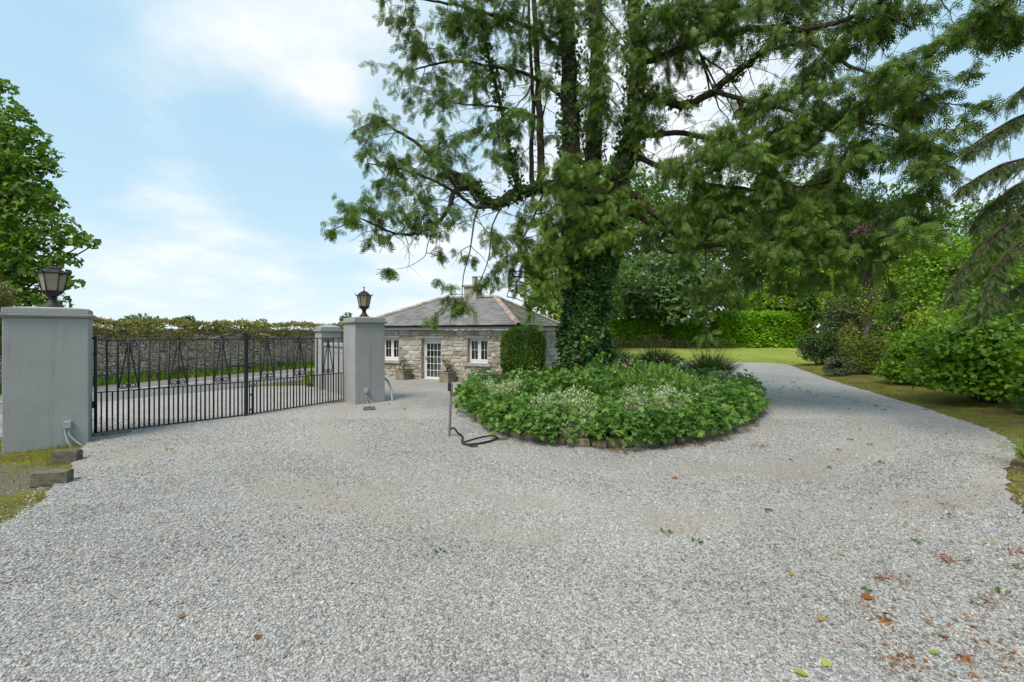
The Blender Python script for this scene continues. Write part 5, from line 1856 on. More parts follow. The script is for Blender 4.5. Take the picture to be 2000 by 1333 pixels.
    for (px, py, hw, hh, d) in cl:
        c = P(px, py, d)
        rx, rz = hw / FPX * d, hh / FPX * d
        ca = np.array(tuple(c))
        dist = np.linalg.norm(AP - ca, axis=1) + 0.5 * np.maximum(0, ca[2] - 0.6 - AP[:, 2]) - 0.6 * np.minimum(AR, .1)
        i = int(np.argmin(dist))
        p0 = Vector(AP[i])
        v = c - p0
        ln = v.length
        sag = Vector((rd.uniform(-.1, .1), rd.uniform(-.1, .1), 0.10 if c.z < p0.z else -0.22)) * ln
        br = []
        for q in range(7):
            u = q / 6
            br.append(p0.lerp(c, u) + sag * (4 * u * (1 - u)) * .5 + Vector((rd.uniform(-1, 1), rd.uniform(-1, 1), rd.uniform(-1, 1))) * .02 * ln * (0 < q < 6))
        r0 = min(.035, max(.010, .012 * ln + .006))
        twig.tube(br, [r0 + (.006 - r0) * q / 6 for q in range(7)], 4, cap=False)
        area = hw * hh
        ntw = max(4, int(area / (115 if (py > -45 and d < 14.8) else 330)))
        for q in range(ntw):
            o = Vector((rd.gauss(0, .55) * rx, rd.gauss(0, .5) * rx, rd.gauss(0, .55) * rz))
            a = br[rd.choice((3, 4, 5, 6))] if ln > .3 else c
            e = c + o
            mid = a.lerp(e, .5) + Vector((0, 0, rd.uniform(0, .12)))
            tw = [a, mid, e, e + Vector((o.x * .15, o.y * .15, -.10))]
            twig.tube(tw, [.007, .005, .003, .002], 3, cap=False)
            nf = rd.randint(8, 12)
            hd = Vector((e.x - a.x, e.y - a.y, 0))
            hd = hd.normalized() if hd.length > 1e-3 else Vector((1, 0, 0))
            for f in range(nf):
                u = rd.uniform(.35, 1.0)
                b = (a.lerp(mid, u * 2) if u < .5 else mid.lerp(e, u * 2 - 1))
                sd_ = Vector((-hd.y, hd.x, 0)) * rd.choice((-1, 1)) * rd.uniform(.1, .9)
                dv = hd * rd.uniform(.1, .9) + sd_ + Vector((0, 0, -rd.uniform(.15, 1.5)))
                pos.append(tuple(b)); dirs.append(tuple(dv)); scl.append(rd.uniform(.14, .32))
                tnt.append(min(1, rd.betavariate(2, 2.4) + (.28 if (1030 < px < 1245 and d < 12.95 and py > 320) else 0)))
    twig.build('twigs', M['twig'], t)['kind'] = 'stuff'
    pos, dirs = np.array(pos), np.array(dirs)
    n = len(pos)
    nr = rng.standard_normal((n, 3)) * .6 + [0, 0, .7] + np.cross(nrm(dirs), rng.standard_normal((n, 3))) * .5
    Leaves().add(FROND, pos, dirs, nr, np.array(scl), np.array(tnt)).build('crown', M['cedar'], t)['kind'] = 'stuff'
    print('cedar fronds', n)
    # bare hanging twigs inside the crown
    bare = MB()
    inner = np.where(AR > .02)[0]
    for k in range(520):
        i = int(rng.choice(inner))
        p = Vector(AP[i])
        a = rd.uniform(0, 6.28)
        ln = rd.uniform(.5, 1.7)
        o = Vector((math.cos(a), math.sin(a) * .8, rd.uniform(-.5, .35)))
        q = [p]
        dv = o.normalized()
        for s in range(6):
            dv = (dv + Vector((rd.uniform(-1, 1), rd.uniform(-1, 1), rd.uniform(-1.1, .7))) * .28).normalized()
            q.append(q[-1] + dv * ln / 6)
        bare.tube(q, [.015, .013, .011, .009, .007, .006, .003], 3, cap=False)
        for s in (2, 3, 4, 5):
            if rd.random() < .75:
                e = q[s] + Vector((rd.uniform(-1, 1), rd.uniform(-1, 1), rd.uniform(-1.2, .4))) * ln * .25
                bare.tube([q[s], q[s].lerp(e, .5) + Vector((0, 0, .03)), e], [.005, .004, .002], 3, cap=False)
    bare.build('bare_twigs', M['twig'], t)['kind'] = 'stuff'
    # ivy on trunk and stems
    iv = Leaves()
    TP = np.array([tuple(p) for p in trunk]); TR = np.array(rad)
    n = 12500
    u = rng.random(n) ** .85
    zc = .3 + u * (TP[-1, 2] - .6)
    cx, cy, cr = np.interp(zc, TP[:, 2], TP[:, 0]), np.interp(zc, TP[:, 2], TP[:, 1]), np.interp(zc, TP[:, 2], TR)
    a = rng.uniform(0, 6.283, n)
    lump = .12 + .14 * vn(a * 2.2, zc * 2.0, 1.2) + .22 * np.exp(-((zc - 4.3) / .55) ** 2) + .06 * np.exp(-((zc - 2.0) / .8) ** 2)
    rr = cr + np.maximum(.02, lump) * rng.uniform(.25, 1.1, n)
    out = np.stack([np.cos(a), np.sin(a), 0 * a], 1)
    p = np.stack([cx, cy, zc], 1) + out * rr[:, None]
    g = np.stack([-np.sin(a), np.cos(a), 0 * a], 1) * rng.normal(0, .8, (n, 1)) + [0, 0, -.7] + out * rng.uniform(0, .9, (n, 1)) + .35 * rng.standard_normal((n, 3))
    iv.add(LOBED3, p, g, out + .7 * rng.standard_normal((n, 3)) + [0, 0, .35], rng.uniform(.05, .14, n), np.clip(rng.beta(2, 2.6, n) + .18 * np.exp(-((zc - 4.3) / .6) ** 2), 0, 1))
    for li, cnt, zmax in ((0, 1500, 11), (1, 1300, 11), (2, 2300, 11.5), (3, 900, 20), (6, 900, 20), (15, 350, 20)):
        pts, r0, r1 = limbs[li]
        c = np.array([tuple(q) for q in catmull(pts, 6)])
        f = rng.random(cnt) ** 1.2 * (len(c) - 1.001)
        i0 = f.astype(int); w = (f - i0)[:, None]
        ctr = c[i0] * (1 - w) + c[i0 + 1] * w
        a = rng.uniform(0, 6.283, cnt)
        out = np.stack([np.cos(a), np.sin(a), .2 * rng.standard_normal(cnt)], 1)
        r = (r0 + (r1 - r0) * f / len(c) + rng.uniform(.01, .16, cnt))[:, None]
        iv.add(LOBED3, ctr + out * r, out * .3 + [0, 0, -1] + .5 * rng.standard_normal((cnt, 3)), out + .4 * rng.standard_normal((cnt, 3)), rng.uniform(.07, .14, cnt), np.clip(rng.beta(2, 2.2, cnt), 0, 1))
    iv.build('ivy', M['ivy'], t)['kind'] = 'stuff'


make_cedar()
# ------------------------------------------------------------------ other trees and shrubs
def leafy_points(rng, blobs, n, thick=.3, low=-0.6):
    """leaf places on the shells of many clumps; the clumps read as light and dark masses"""
    vol = np.array([b[1][0] * b[1][2] for b in blobs])
    cnt = np.maximum(3, (vol / vol.sum() * n)).astype(int)
    P_, D_ = [], []
    for (c, r), k in zip(blobs, cnt):
        p, d = dome(rng, int(k), c, r, low, thick)
        P_.append(p); D_.append(d)
    return np.concatenate(P_), np.concatenate(D_)


def sub_blobs(rng, centre, radii, k, frac=(.26, .42), low=-.9):
    out = []
    for _ in range(k):
        d = nrm(rng.standard_normal(3))
        if d[2] < low: d[2] = -d[2]
        q = rng.uniform(.45, .88)
        f = rng.uniform(*frac)
        out.append((np.asarray(centre) + d * np.asarray(radii) * q, np.asarray(radii) * f * rng.uniform(.8, 1.15, 3)))
    return out


def tree(name, label, base, centre, radii, k, n, tmpl, size, mat, seed, group=None, trunk_r=.25, droop=.2, frac=(.26, .42), extra=None, tint=(.5, .24), cat='tree', limbs=True, thick=.35):
    rng = np.random.default_rng(seed)
    base, centre = np.asarray(base, float), np.asarray(centre, float)
    t = thing(name, label, cat, base, 0, group)
    blobs = sub_blobs(rng, centre - base, radii, k, frac)
    if extra: blobs += [(np.asarray(c) - base, np.asarray(r)) for c, r in extra]
    p, d = leafy_points(rng, blobs, n, thick)
    m = len(p)
    g = d * .7 + rng.standard_normal((m, 3)) * .6 + [0, 0, -droop]
    Leaves().add(tmpl, p, g, d + [0, 0, .8] + .5 * rng.standard_normal((m, 3)), rng.uniform(.7, 1.25, m) * size, np.clip(rng.normal(tint[0], tint[1], m), 0, 1)).build('crown', mat, t)
    cc = Vector(centre - base)
    ztop = float(cc.z + radii[2] * .3)
    tr = catmull([(0, 0, -.15), (cc.x * .15, cc.y * .15, ztop * .3), (cc.x * .6, cc.y * .6, ztop * .65), (cc.x, cc.y, ztop)], 4)
    MB().tube(tr, [trunk_r * (1 - .75 * i / (len(tr) - 1)) for i in range(len(tr))], 8).build('trunk', M['bark'], t)
    if limbs:
        lm = MB()
        for c, r in blobs:
            e = Vector(c)
            f = min(1.0, max(.15, (e.z - .1) / max(ztop, .1) * .75))
            s = tr[int(f * (len(tr) - 1) * .9)]
            mid = s.lerp(e, .5) + Vector((0, 0, -.06 * (e - s).length))
            lm.tube([s, mid, e], [trunk_r * .28, trunk_r * .16, trunk_r * .05], 5, cap=False)
        lm.build('branches', M['twig'], t)
    return t


def bgtree(name, label, px, ytop, ybot, hw, d, n, size, mat, seed, tmpl=LEAF, k=26, **kw):
    c = P(px, (ytop + ybot) / 2, d)
    rz, rx = (ybot - ytop) / 2 / FPX * d, hw / FPX * d
    gz = float(ground_z(c.x, c.y)[0])
    return tree(name, label, (c.x, c.y, gz), (c.x, c.y, c.z), (rx, rx * .8, rz), k, n, tmpl, size, mat, seed, **kw)


BG = 'trees beyond the lawn and drive'
bgtree('sycamore_tree', 'grey green layered sycamore overhanging the hedge beside the cedar trunk', 1300, 505, 640, 120, 46, 9500, .42, M['palegreen'], 31, LOBED3, 34, group=BG, trunk_r=.35)
bgtree('beech_tree', 'tall mid green tree behind the sycamore, seen past the cedar trunk', 1265, 330, 610, 130, 62, 7500, .60, M['midgreen'], 32, LEAF, 30, group=BG, trunk_r=.5)
bgtree('ash_tree', 'tall mid green tree behind the gap in the hedge', 1430, 350, 625, 130, 64, 7500, .60, M['midgreen'], 33, LEAF, 30, group=BG, trunk_r=.5)
bgtree('maple_tree', 'yellow green layered maple rising over the laurel hedge', 1530, 535, 650, 95, 50, 7500, .42, M['yellowgreen'], 34, LOBED3, 26, group=BG, trunk_r=.25)
bgtree('lime_tree', 'tall fresh green tree behind the yellow green maple', 1585, 370, 600, 120, 60, 7000, .58, M['brightgreen'], 35, LEAF, 28, group=BG, trunk_r=.45)
bgtree('copper_beech', 'dark purple leaved tree showing above the bright green trees', 1690, 440, 520, 75, 29, 3800, .24, M['copper'], 36, LEAF, 18, group=BG, trunk_r=.3)
bgtree('holm_oak', 'dark evergreen tree behind the copper leaved tree', 1760, 380, 560, 95, 58, 5000, .5, M['darkshrub'], 37, LEAF, 24, group=BG, trunk_r=.4)
bgtree('hazel_tree', 'bright green leafy tree spreading behind the gnarled apple', 1740, 470, 655, 120, 33, 10500, .27, M['yellowgreen'], 38, BROAD, 36, group=BG, trunk_r=.2)
bgtree('willow_tree', 'bright light green tree behind the big hydrangeas', 1890, 450, 655, 110, 26, 9000, .22, M['brightgreen'], 39, BROAD, 34, group=BG, trunk_r=.2)
bgtree('elm_tree', 'tall green tree rising behind the spruce', 1950, 400, 640, 140, 44, 7000, .45, M['midgreen'], 40, LEAF, 30, group=BG, trunk_r=.4)
bgtree('lilac_tree', 'light green leafy tree behind the cottage roof and cedar trunk', 1085, 455, 640, 52, 30, 5200, .24, M['yellowgreen'], 41, LEAF, 22, group=BG, trunk_r=.2)
bgtree('alder_tree', 'dark green tree behind the cedar trunk and cottage', 1165, 470, 650, 70, 40, 4200, .36, M['midgreen'], 42, LEAF, 20, group=BG, trunk_r=.3)
bgtree('young_oak', 'mid green tree closing the far end of the lawn behind the maple', 1640, 480, 660, 80, 44, 5200, .36, M['midgreen'], 43, LEAF, 24, group=BG, trunk_r=.3)

# the broad tree behind the tall gate pillar
_c = P(-60, 380, 19)
tree('field_maple', 'large green maple tree standing behind the broad gate pillar', (_c.x - 1, _c.y + .5, 0), (_c.x - 1.2, _c.y + .5, _c.z - .3), (3.2, 3.0, 4.3), 60, 24000, LOBED3, .20, M['maple'], 51, trunk_r=.4, frac=(.16, .30),
     extra=[(P(x, y, 18.5), (r, r, r * .7)) for x, y, r in ((30, 240, .7), (60, 270, .6), (90, 330, .5), (30, 330, .9), (110, 440, .7), (140, 465, .6), (165, 475, .42), (185, 478, .25), (125, 510, .55), (110, 550, .5), (145, 555, .35), (95, 300, .35), (20, 215, .5), (5, 170, .4), (60, 420, .9), (50, 500, 1.0), (40, 570, .9), (105, 395, .45), (60, 370, .8), (20, 400, 1.0), (15, 460, 1.0), (80, 470, .8), (20, 530, 1.0), (85, 530, .7), (10, 590, 1.0), (70, 590, .7), (110, 590, .45), (25, 280, .9), (70, 320, .6), (-10, 330, 1.1))])
_c = P(-5, 560, 15)
tree('brown_conifer', 'browned conifer branch tips beside the broad gate pillar', (_c.x - .5, _c.y, 0), (_c.x - .5, _c.y, 3.0), (.75, .8, 1.7), 16, 1500, FROND, .30, M['drygrass'], 52, trunk_r=.12, tint=(.9, .1))


# ------------------------------------------------------------------ laurel hedges
def hedge(label, x0, x1, y0, y1, h, seed, n):
    rng = np.random.default_rng(seed)
    zb = float(ground_z((x0 + x1) / 2, (y0 + y1) / 2)[0])
    t = thing('laurel_hedge', label, 'hedge', ((x0 + x1) / 2, (y0 + y1) / 2, zb), 0, 'clipped laurel hedges at the end of the lawn')
    hx, hy = (x1 - x0) / 2, (y1 - y0) / 2
    MB().frustum(-hx + .25, hx - .25, -hy + .25, hy - .25, 0.15, h - .25, .15).build('inner_growth', M['laurel'], t)
    f = rng.random(n)
    p = np.zeros((n, 3)); d = np.zeros((n, 3))
    front, top, side = f < .62, (f >= .62) & (f < .86), f >= .86
    p[:, 0] = rng.uniform(-hx, hx, n); p[:, 1] = -hy; p[:, 2] = rng.uniform(.05, h, n); d[front] = (0, -1, .25)
    p[top, 1] = rng.uniform(-hy, hy, top.sum()); p[top, 2] = h; d[top] = (0, -.2, 1)
    sgn = np.where(rng.random(n) < .5, -1, 1)
    p[side, 0] = (sgn * hx)[side]; p[side, 1] = rng.uniform(-hy, hy, side.sum()); d[side] = np.stack([sgn[side], 0 * sgn[side], 0 * sgn[side] + .2], 1)
    bul = .22 * vn(p[:, 0], p[:, 2], .9, seed) + .10 * vn(p[:, 0], p[:, 2] + p[:, 1], 2.6, seed) + rng.normal(0, .08, n)
    p += d * bul[:, None]
    p[:, 2] += np.where(top, .18 * vn(p[:, 0], p[:, 1], .7, seed + 2), 0)
    Leaves().add(LEAF, p, d * .5 + rng.standard_normal((n, 3)) * .6 + [0, 0, -.15], d + [0, 0, .5] + .5 * rng.standard_normal((n, 3)), rng.uniform(.20, .36, n)).build('foliage', M['laurel'], t)


hedge('long clipped laurel hedge running behind the cedar trunk, tree shadow on it', 8.0, 20.6, 46.2, 48.6, 2.9, 61, 13000)
hedge('tall clipped laurel hedge on the drive side of the gap', 21.6, 31.0, 45.4, 48.6, 3.5, 62, 11500)
_g = P(1403, 672, 47)
tree('dark_gap_shrub', 'small rounded dark shrub in the gap between the laurel hedges', (_g.x, 47.0, .6), (_g.x, 47.0, 1.5), (.85, .8, 1.0), 10, 1300, LEAF, .2, M['darkshrub'], 63, trunk_r=.06, cat='shrub', limbs=False)
# thin brown stems of the perennial border below the long hedge
_rng = np.random.default_rng(64)
_n = 900
_p = np.stack([_rng.uniform(8.3, 20, _n), _rng.uniform(44.6, 45.7, _n), np.full(_n, .5)], 1)
_l = Leaves().add(([(x * 1.0, y, z) for x, y, z in BLADE[0]], BLADE[1]), _p, np.array([0, 0, 1.0]) + .15 * _rng.standard_normal((_n, 3)), _rng.standard_normal((_n, 3)), _rng.uniform(.6, 1.25, _n), .85)
tag(_l.build('border_stems', M['drygrass']), 'brown flower stems in the border below the long hedge', None, kind='stuff')


# ------------------------------------------------------------------ shrubs along the drive
def shrub(name, label, px, ybase, ytop, hw, mat, n, size, seed, tmpl=LEAF, k=18, d=None, group=None, stems=True, depth=.8, frac=(.28, .45), tint=(.5, .25), zb=.12):
    d = d or (CAM_H - zb) * FPX / (ybase - HORIZON)
    b = P(px, ybase, d)
    gz = float(ground_z(b.x, b.y)[0])
    h = CAM_H + (HORIZON - ytop) / FPX * d - gz
    rx = hw / FPX * d
    rng = np.random.default_rng(seed)
    t = thing(name, label, 'shrub', (b.x, b.y, gz), 0, group)
    blobs = sub_blobs(rng, (0, 0, h * .50), (rx, rx * depth, h * .46), k, frac)
    for _ in range(k // 2):        # skirt of low foliage
        a = rng.uniform(0, 6.283)
        q = rng.uniform(.55, .85) * rx
        s_ = rng.uniform(.2, .3)
        blobs.append((np.array([q * math.cos(a), q * depth * math.sin(a), h * rng.uniform(.14, .3)]), np.array([rx * s_, rx * s_, h * .16])))
    p, dd = leafy_points(rng, blobs, n, .35)
    m = len(p)
    kp = p[:, 2] > .02
    p, dd = p[kp], dd[kp]
    m = len(p)
    Leaves().add(tmpl, p, dd * .7 + rng.standard_normal((m, 3)) * .6 + [0, 0, -.2], dd + [0, 0, .8] + .5 * rng.standard_normal((m, 3)), rng.uniform(.7, 1.25, m) * size, np.clip(rng.normal(tint[0], tint[1], m), 0, 1)).build('crown', mat, t)
    sm_ = MB()
    for c, r in blobs[::1 if stems else 3]:
        e = Vector(c)
        a = math.atan2(e.y, e.x) + rng.uniform(-.6, .6)
        s0 = Vector((.12 * rx * math.cos(a), .12 * rx * math.sin(a), -.05))
        sm_.tube([s0, s0.lerp(e, .5) + Vector((-e.x * .12, -e.y * .12, .05)), e], [.022, .014, .005], 4, cap=False)
    sm_.build('stems', M['twig'], t)
    return t


SG = 'shrubs along the drive'
shrub('hydrangea_bush', 'big leafy hydrangea overhanging the mossy verge, beneath the spruce', 1930, 800, 607, 115, M['hydrangea'], 8000, .155, 71, BROAD, 44, d=12.8, group=SG, frac=(.22, .36))
shrub('hydrangea_bush', 'rounded hydrangea with bare lower stems next to the bronze-topped mound', 1790, 758, 648, 62, M['hydrangea'], 6000, .15, 72, BROAD, 34, d=17.3, group=SG, frac=(.22, .36))
shrub('hydrangea_bush', 'tall leafy hydrangea filling the verge behind the other hydrangeas', 1880, 740, 620, 80, M['hydrangea'], 5500, .16, 73, BROAD, 34, d=16.5, group=SG, frac=(.22, .36))
shrub('clipped_mound', 'low clipped evergreen mound with bronze tips', 1697, 734, 660, 48, M['redbox'], 7000, .10, 74, LEAF, 30, d=21.5, group=SG, frac=(.4, .5))
shrub('dark_evergreen', 'dark green evergreen bush at the corner of the lawn', 1600, 714, 640, 34, M['darkshrub'], 5200, .13, 75, LEAF, 22, d=28, group=SG, frac=(.35, .5), tint=(.6, .25))
shrub('silver_shrub', 'tall silvery grey shrub behind the dark evergreen bush', 1640, 706, 592, 34, M['greyshrub'], 4200, .16, 76, LEAF, 20, d=31, group=SG, frac=(.35, .5))
shrub('brown_shrub', 'small brownish rounded shrub by the gnarled apple trunk', 1660, 700, 630, 26, M['redbox'], 2200, .13, 77, LEAF, 14, d=29, group=SG, frac=(.4, .5), tint=(.8, .2))
shrub('creeping_plant', 'low grey leaved plant with pale flowers at the drive edge', 1640, 742, 697, 26, M['greyshrub'], 2200, .11, 78, LEAF, 16, d=21.5, group=SG, frac=(.35, .5), stems=False)
shrub('viburnum', 'dense mid green bush closing the view behind the mound', 1760, 700, 590, 70, M['midgreen'], 5500, .2, 79, LEAF, 26, d=27, group=SG, frac=(.3, .45))
shrub('rear_laurel', 'broad green bush behind the big hydrangea', 1960, 720, 560, 90, M['brightgreen'], 6000, .19, 80, BROAD, 26, d=19.5, group=SG, frac=(.3, .45))
_g = G(1690, 728, .12)
block((_g.x, _g.y, .12), (.9, .4, .3), R(10), 'flat pale boulder half hidden under the bronze-topped mound', 81, mat='bedstone')


def apple_tree():
    rd = random.Random(4)
    d = 25.5
    b = P(1695, 715, d)
    t = thing('apple_tree', 'gnarled old apple tree with crooked bare branches behind the clipped mound', 'tree', (b.x, b.y, .1))
    m = MB()
    def W(px, py, dd=d):
        q = P(px, py, dd); return Vector((q.x - b.x, q.y - b.y, q.z - .1))
    main = [([(1695, 720), (1698, 680), (1690, 655), (1700, 630)], .17, .12), ([(1698, 660), (1680, 630), (1660, 612), (1630, 600), (1612, 590)], .11, .03), ([(1700, 632), (1720, 640), (1745, 648), (1775, 650), (1800, 640), (1815, 628)], .11, .03), ([(1700, 632), (1690, 610), (1700, 590), (1730, 580), (1770, 575)], .09, .02), ([(1745, 648), (1755, 625), (1770, 615), (1800, 605)], .06, .02), ([(1690, 612), (1670, 590), (1640, 575)], .06, .02)]
    tips = []
    for pts, r0, r1 in main:
        c = catmull([W(x, y, d + rd.uniform(-.6, .6) if i else d) for i, (x, y) in enumerate(pts)], 5)
        MB().tube(c, [r0 + (r1 - r0) * i / (len(c) - 1) for i in range(len(c))], 7).build('limb', M['twig'], t)
        for k in range(22):
            p = c[rd.randrange(len(c) // 3, len(c))]
            q = [p]
            dv = Vector((rd.uniform(-1, 1), rd.uniform(-.7, .7), rd.uniform(-.2, 1))).normalized()
            for s in range(4):
                dv = (dv + Vector((rd.uniform(-1, 1), rd.uniform(-1, 1), rd.uniform(-.8, .9))) * .35).normalized()
                q.append(q[-1] + dv * rd.uniform(.15, .35))
            m.tube(q, [.025, .02, .014, .010, .006], 4, cap=False)
            tips.append(q[-1])
    m.build('twigs', M['twig'], t)
    rng = np.random.default_rng(5)
    tp = np.array([tuple(x) for x in tips])
    n = 1500
    p = tp[rng.integers(0, len(tp), n)] + rng.normal(0, .2, (n, 3))
    Leaves().add(LEAF, p, rng.standard_normal((n, 3)), rng.standard_normal((n, 3)) + [0, 0, 1], rng.uniform(.09, .17, n), rng.random(n)).build('crown', M['yellowgreen'], t)


apple_tree()
shrub('aucuba_bush', 'leafy green bush between the bronze-topped mound and the hydrangeas', 1768, 735, 640, 38, M['brightgreen'], 3600, .15, 82, BROAD, 22, d=22.5, group=SG)
shrub('fuchsia_bush', 'loose bright green bush under the willowy tree behind the hydrangeas', 1840, 720, 585, 70, M['yellowgreen'], 5000, .17, 83, LEAF, 26, d=22, group=SG)
shrub('dark_laurel', 'dark glossy bush in the shade behind the big hydrangea', 2010, 790, 640, 70, M['darkshrub'], 4500, .15, 84, BROAD, 24, d=14.5, group=SG, tint=(.7, .2))
shrub('skirt_bush', 'low dark green bush under the spruce at the drive edge', 2060, 850, 720, 60, M['hydrangea'], 2600, .13, 85, BROAD, 18, d=10.6, group=SG, tint=(.3, .2))
shrub('hazel_thicket', 'dense mid green thicket behind the silvery shrub', 1680, 690, 560, 70, M['midgreen'], 5000, .24, 86, LEAF, 26, d=36, group=SG)


def woodland():
    # the wood behind everything reads as one mass
    rng = np.random.default_rng(55)
    bl = []
    for px in np.arange(1040, 2300, 26):
        d = rng.uniform(72, 84)
        top = np.interp(px, [1040, 1150, 1300, 1500, 1700, 1900, 2300], [560, 470, 400, 380, 400, 420, 420]) + rng.uniform(-22, 22)
        for y in np.arange(top, 660, 26):
            c = P(px + rng.uniform(-14, 14), y + rng.uniform(-10, 10), d)
            r = rng.uniform(1.8, 3.2)
            bl.append((np.array(tuple(c)), np.array([r, r, r * .8])))
    p, dd = leafy_points(rng, bl, 30000, .3)
    m = len(p)
    tn = np.clip(.42 + .3 * vn(p[:, 0], p[:, 2], .16, 3) + rng.normal(0, .18, m), 0, 1)
    tag(Leaves().add(LEAF, p, dd * .6 + rng.standard_normal((m, 3)) * .7, dd + [0, 0, .7] + .5 * rng.standard_normal((m, 3)), rng.uniform(.65, 1.15, m), tn).build('woodland', M['midgreen']), 'deep green wood closing the view behind lawn and hedges', None, kind='stuff')


woodland()


def spruce():
    rd = random.Random(9)
    rng = np.random.default_rng(9)
    d0 = 8.6
    b = P(2330, 650, d0)
    t = thing('spruce_tree', 'spruce with drooping dark sprays reaching over the drive edge', 'tree', (b.x, b.y, .1))
    MB().tube([(0, 0, -.2), (0, 0, 4), (0, 0, 9), (0, 0, 12)], [.35, .28, .16, .05], 10).build('trunk', M['bark'], t)
    br = [([(2330, 60), (2120, 110), (2040, 140), (1978, 190)], 8.3), ([(2330, 140), (2140, 190), (2010, 222), (1950, 250), (1886, 292)], 8.4), ([(2330, 210), (2130, 270), (2010, 308), (1950, 325), (1878, 366)], 8.2), ([(2330, 300), (2140, 320), (2010, 352), (1955, 385), (1905, 432)], 8.6),
          ([(2330, 330), (2150, 370), (2020, 405), (1945, 455), (1900, 505), (1855, 572)], 8.3), ([(2330, 380), (2150, 420), (2030, 455), (1960, 500), (1930, 560), (1915, 605)], 7.9), ([(2330, 420), (2160, 470), (2060, 520), (1990, 560), (1940, 590)], 8.8), ([(2330, 260), (2200, 300), (2060, 360), (1990, 420), (1950, 470)], 9.2), ([(2330, 480), (2180, 520), (2080, 560), (2010, 610)], 8.2),
          ([(2330, -40), (2200, 0), (2100, 40)], 8.6), ([(2330, 200), (2420, 260), (2560, 330)], 8.8), ([(2330, 330), (2440, 390), (2580, 470)], 8.4), ([(2330, 450), (2460, 500), (2600, 600)], 9), ([(2330, 100), (2400, 160), (2480, 220)], 8.2)]
    tw = MB()
    pos, dirs, sc = [], [], []
    for pts, dd in br:
        c = catmull([Vector(P(x, y, d0 + (dd - d0) * min(1, i / 2))) - Vector((b.x, b.y, .1)) for i, (x, y) in enumerate(pts)], 6)
        m = len(c)
        MB().tube(c, [.055 + (.008 - .055) * i / (m - 1) for i in range(m)], 6).build('limb', M['bark'], t)
        for i in range(int(m * .3), m):
            tt = (c[i] - c[i - 1]).normalized()
            sd_ = tt.cross(Vector((0, 0, 1))).normalized()
            for s in (-1, 1):
                for rep in range(3):
                    p0 = c[i].lerp(c[i - 1], rd.random())
                    f = 1 - (i / m) * .6
                    dv = (sd_ * s * rd.uniform(.1, 1.0) + tt * rd.uniform(.1, 1.0) + Vector((0, 0, -rd.uniform(.0, 1.6)))).normalized()
                    e = p0 + dv * rd.choice((.25, .4, .6, .95)) * rd.uniform(.7, 1.2) * f
                    e2 = e + (dv + Vector((0, 0, -.7))).normalized() * .18
                    tw.tube([p0, e, e2], [.006, .004, .002], 3, cap=False)
                    for q in range(7):
                        u = rd.random()
                        pos.append(tuple(p0.lerp(e, u)))
                        dirs.append(tuple(dv * .8 + Vector((rd.gauss(0, .45), rd.gauss(0, .45), -rd.uniform(.1, .8)))))
                        sc.append(rd.uniform(.13, .24))
    tw.build('twigs', M['twig'], t)['kind'] = 'stuff'
    n = len(pos)
    Leaves().add(NEEDLE_TWIG, np.array(pos), np.array(dirs), rng.standard_normal((n, 3)) + [0, 0, .6], np.array(sc), np.clip(rng.beta(2, 2.4, n), 0, 1)).build('crown', M['spruce'], t)['kind'] = 'stuff'
    print('spruce sprays', n)


spruce()


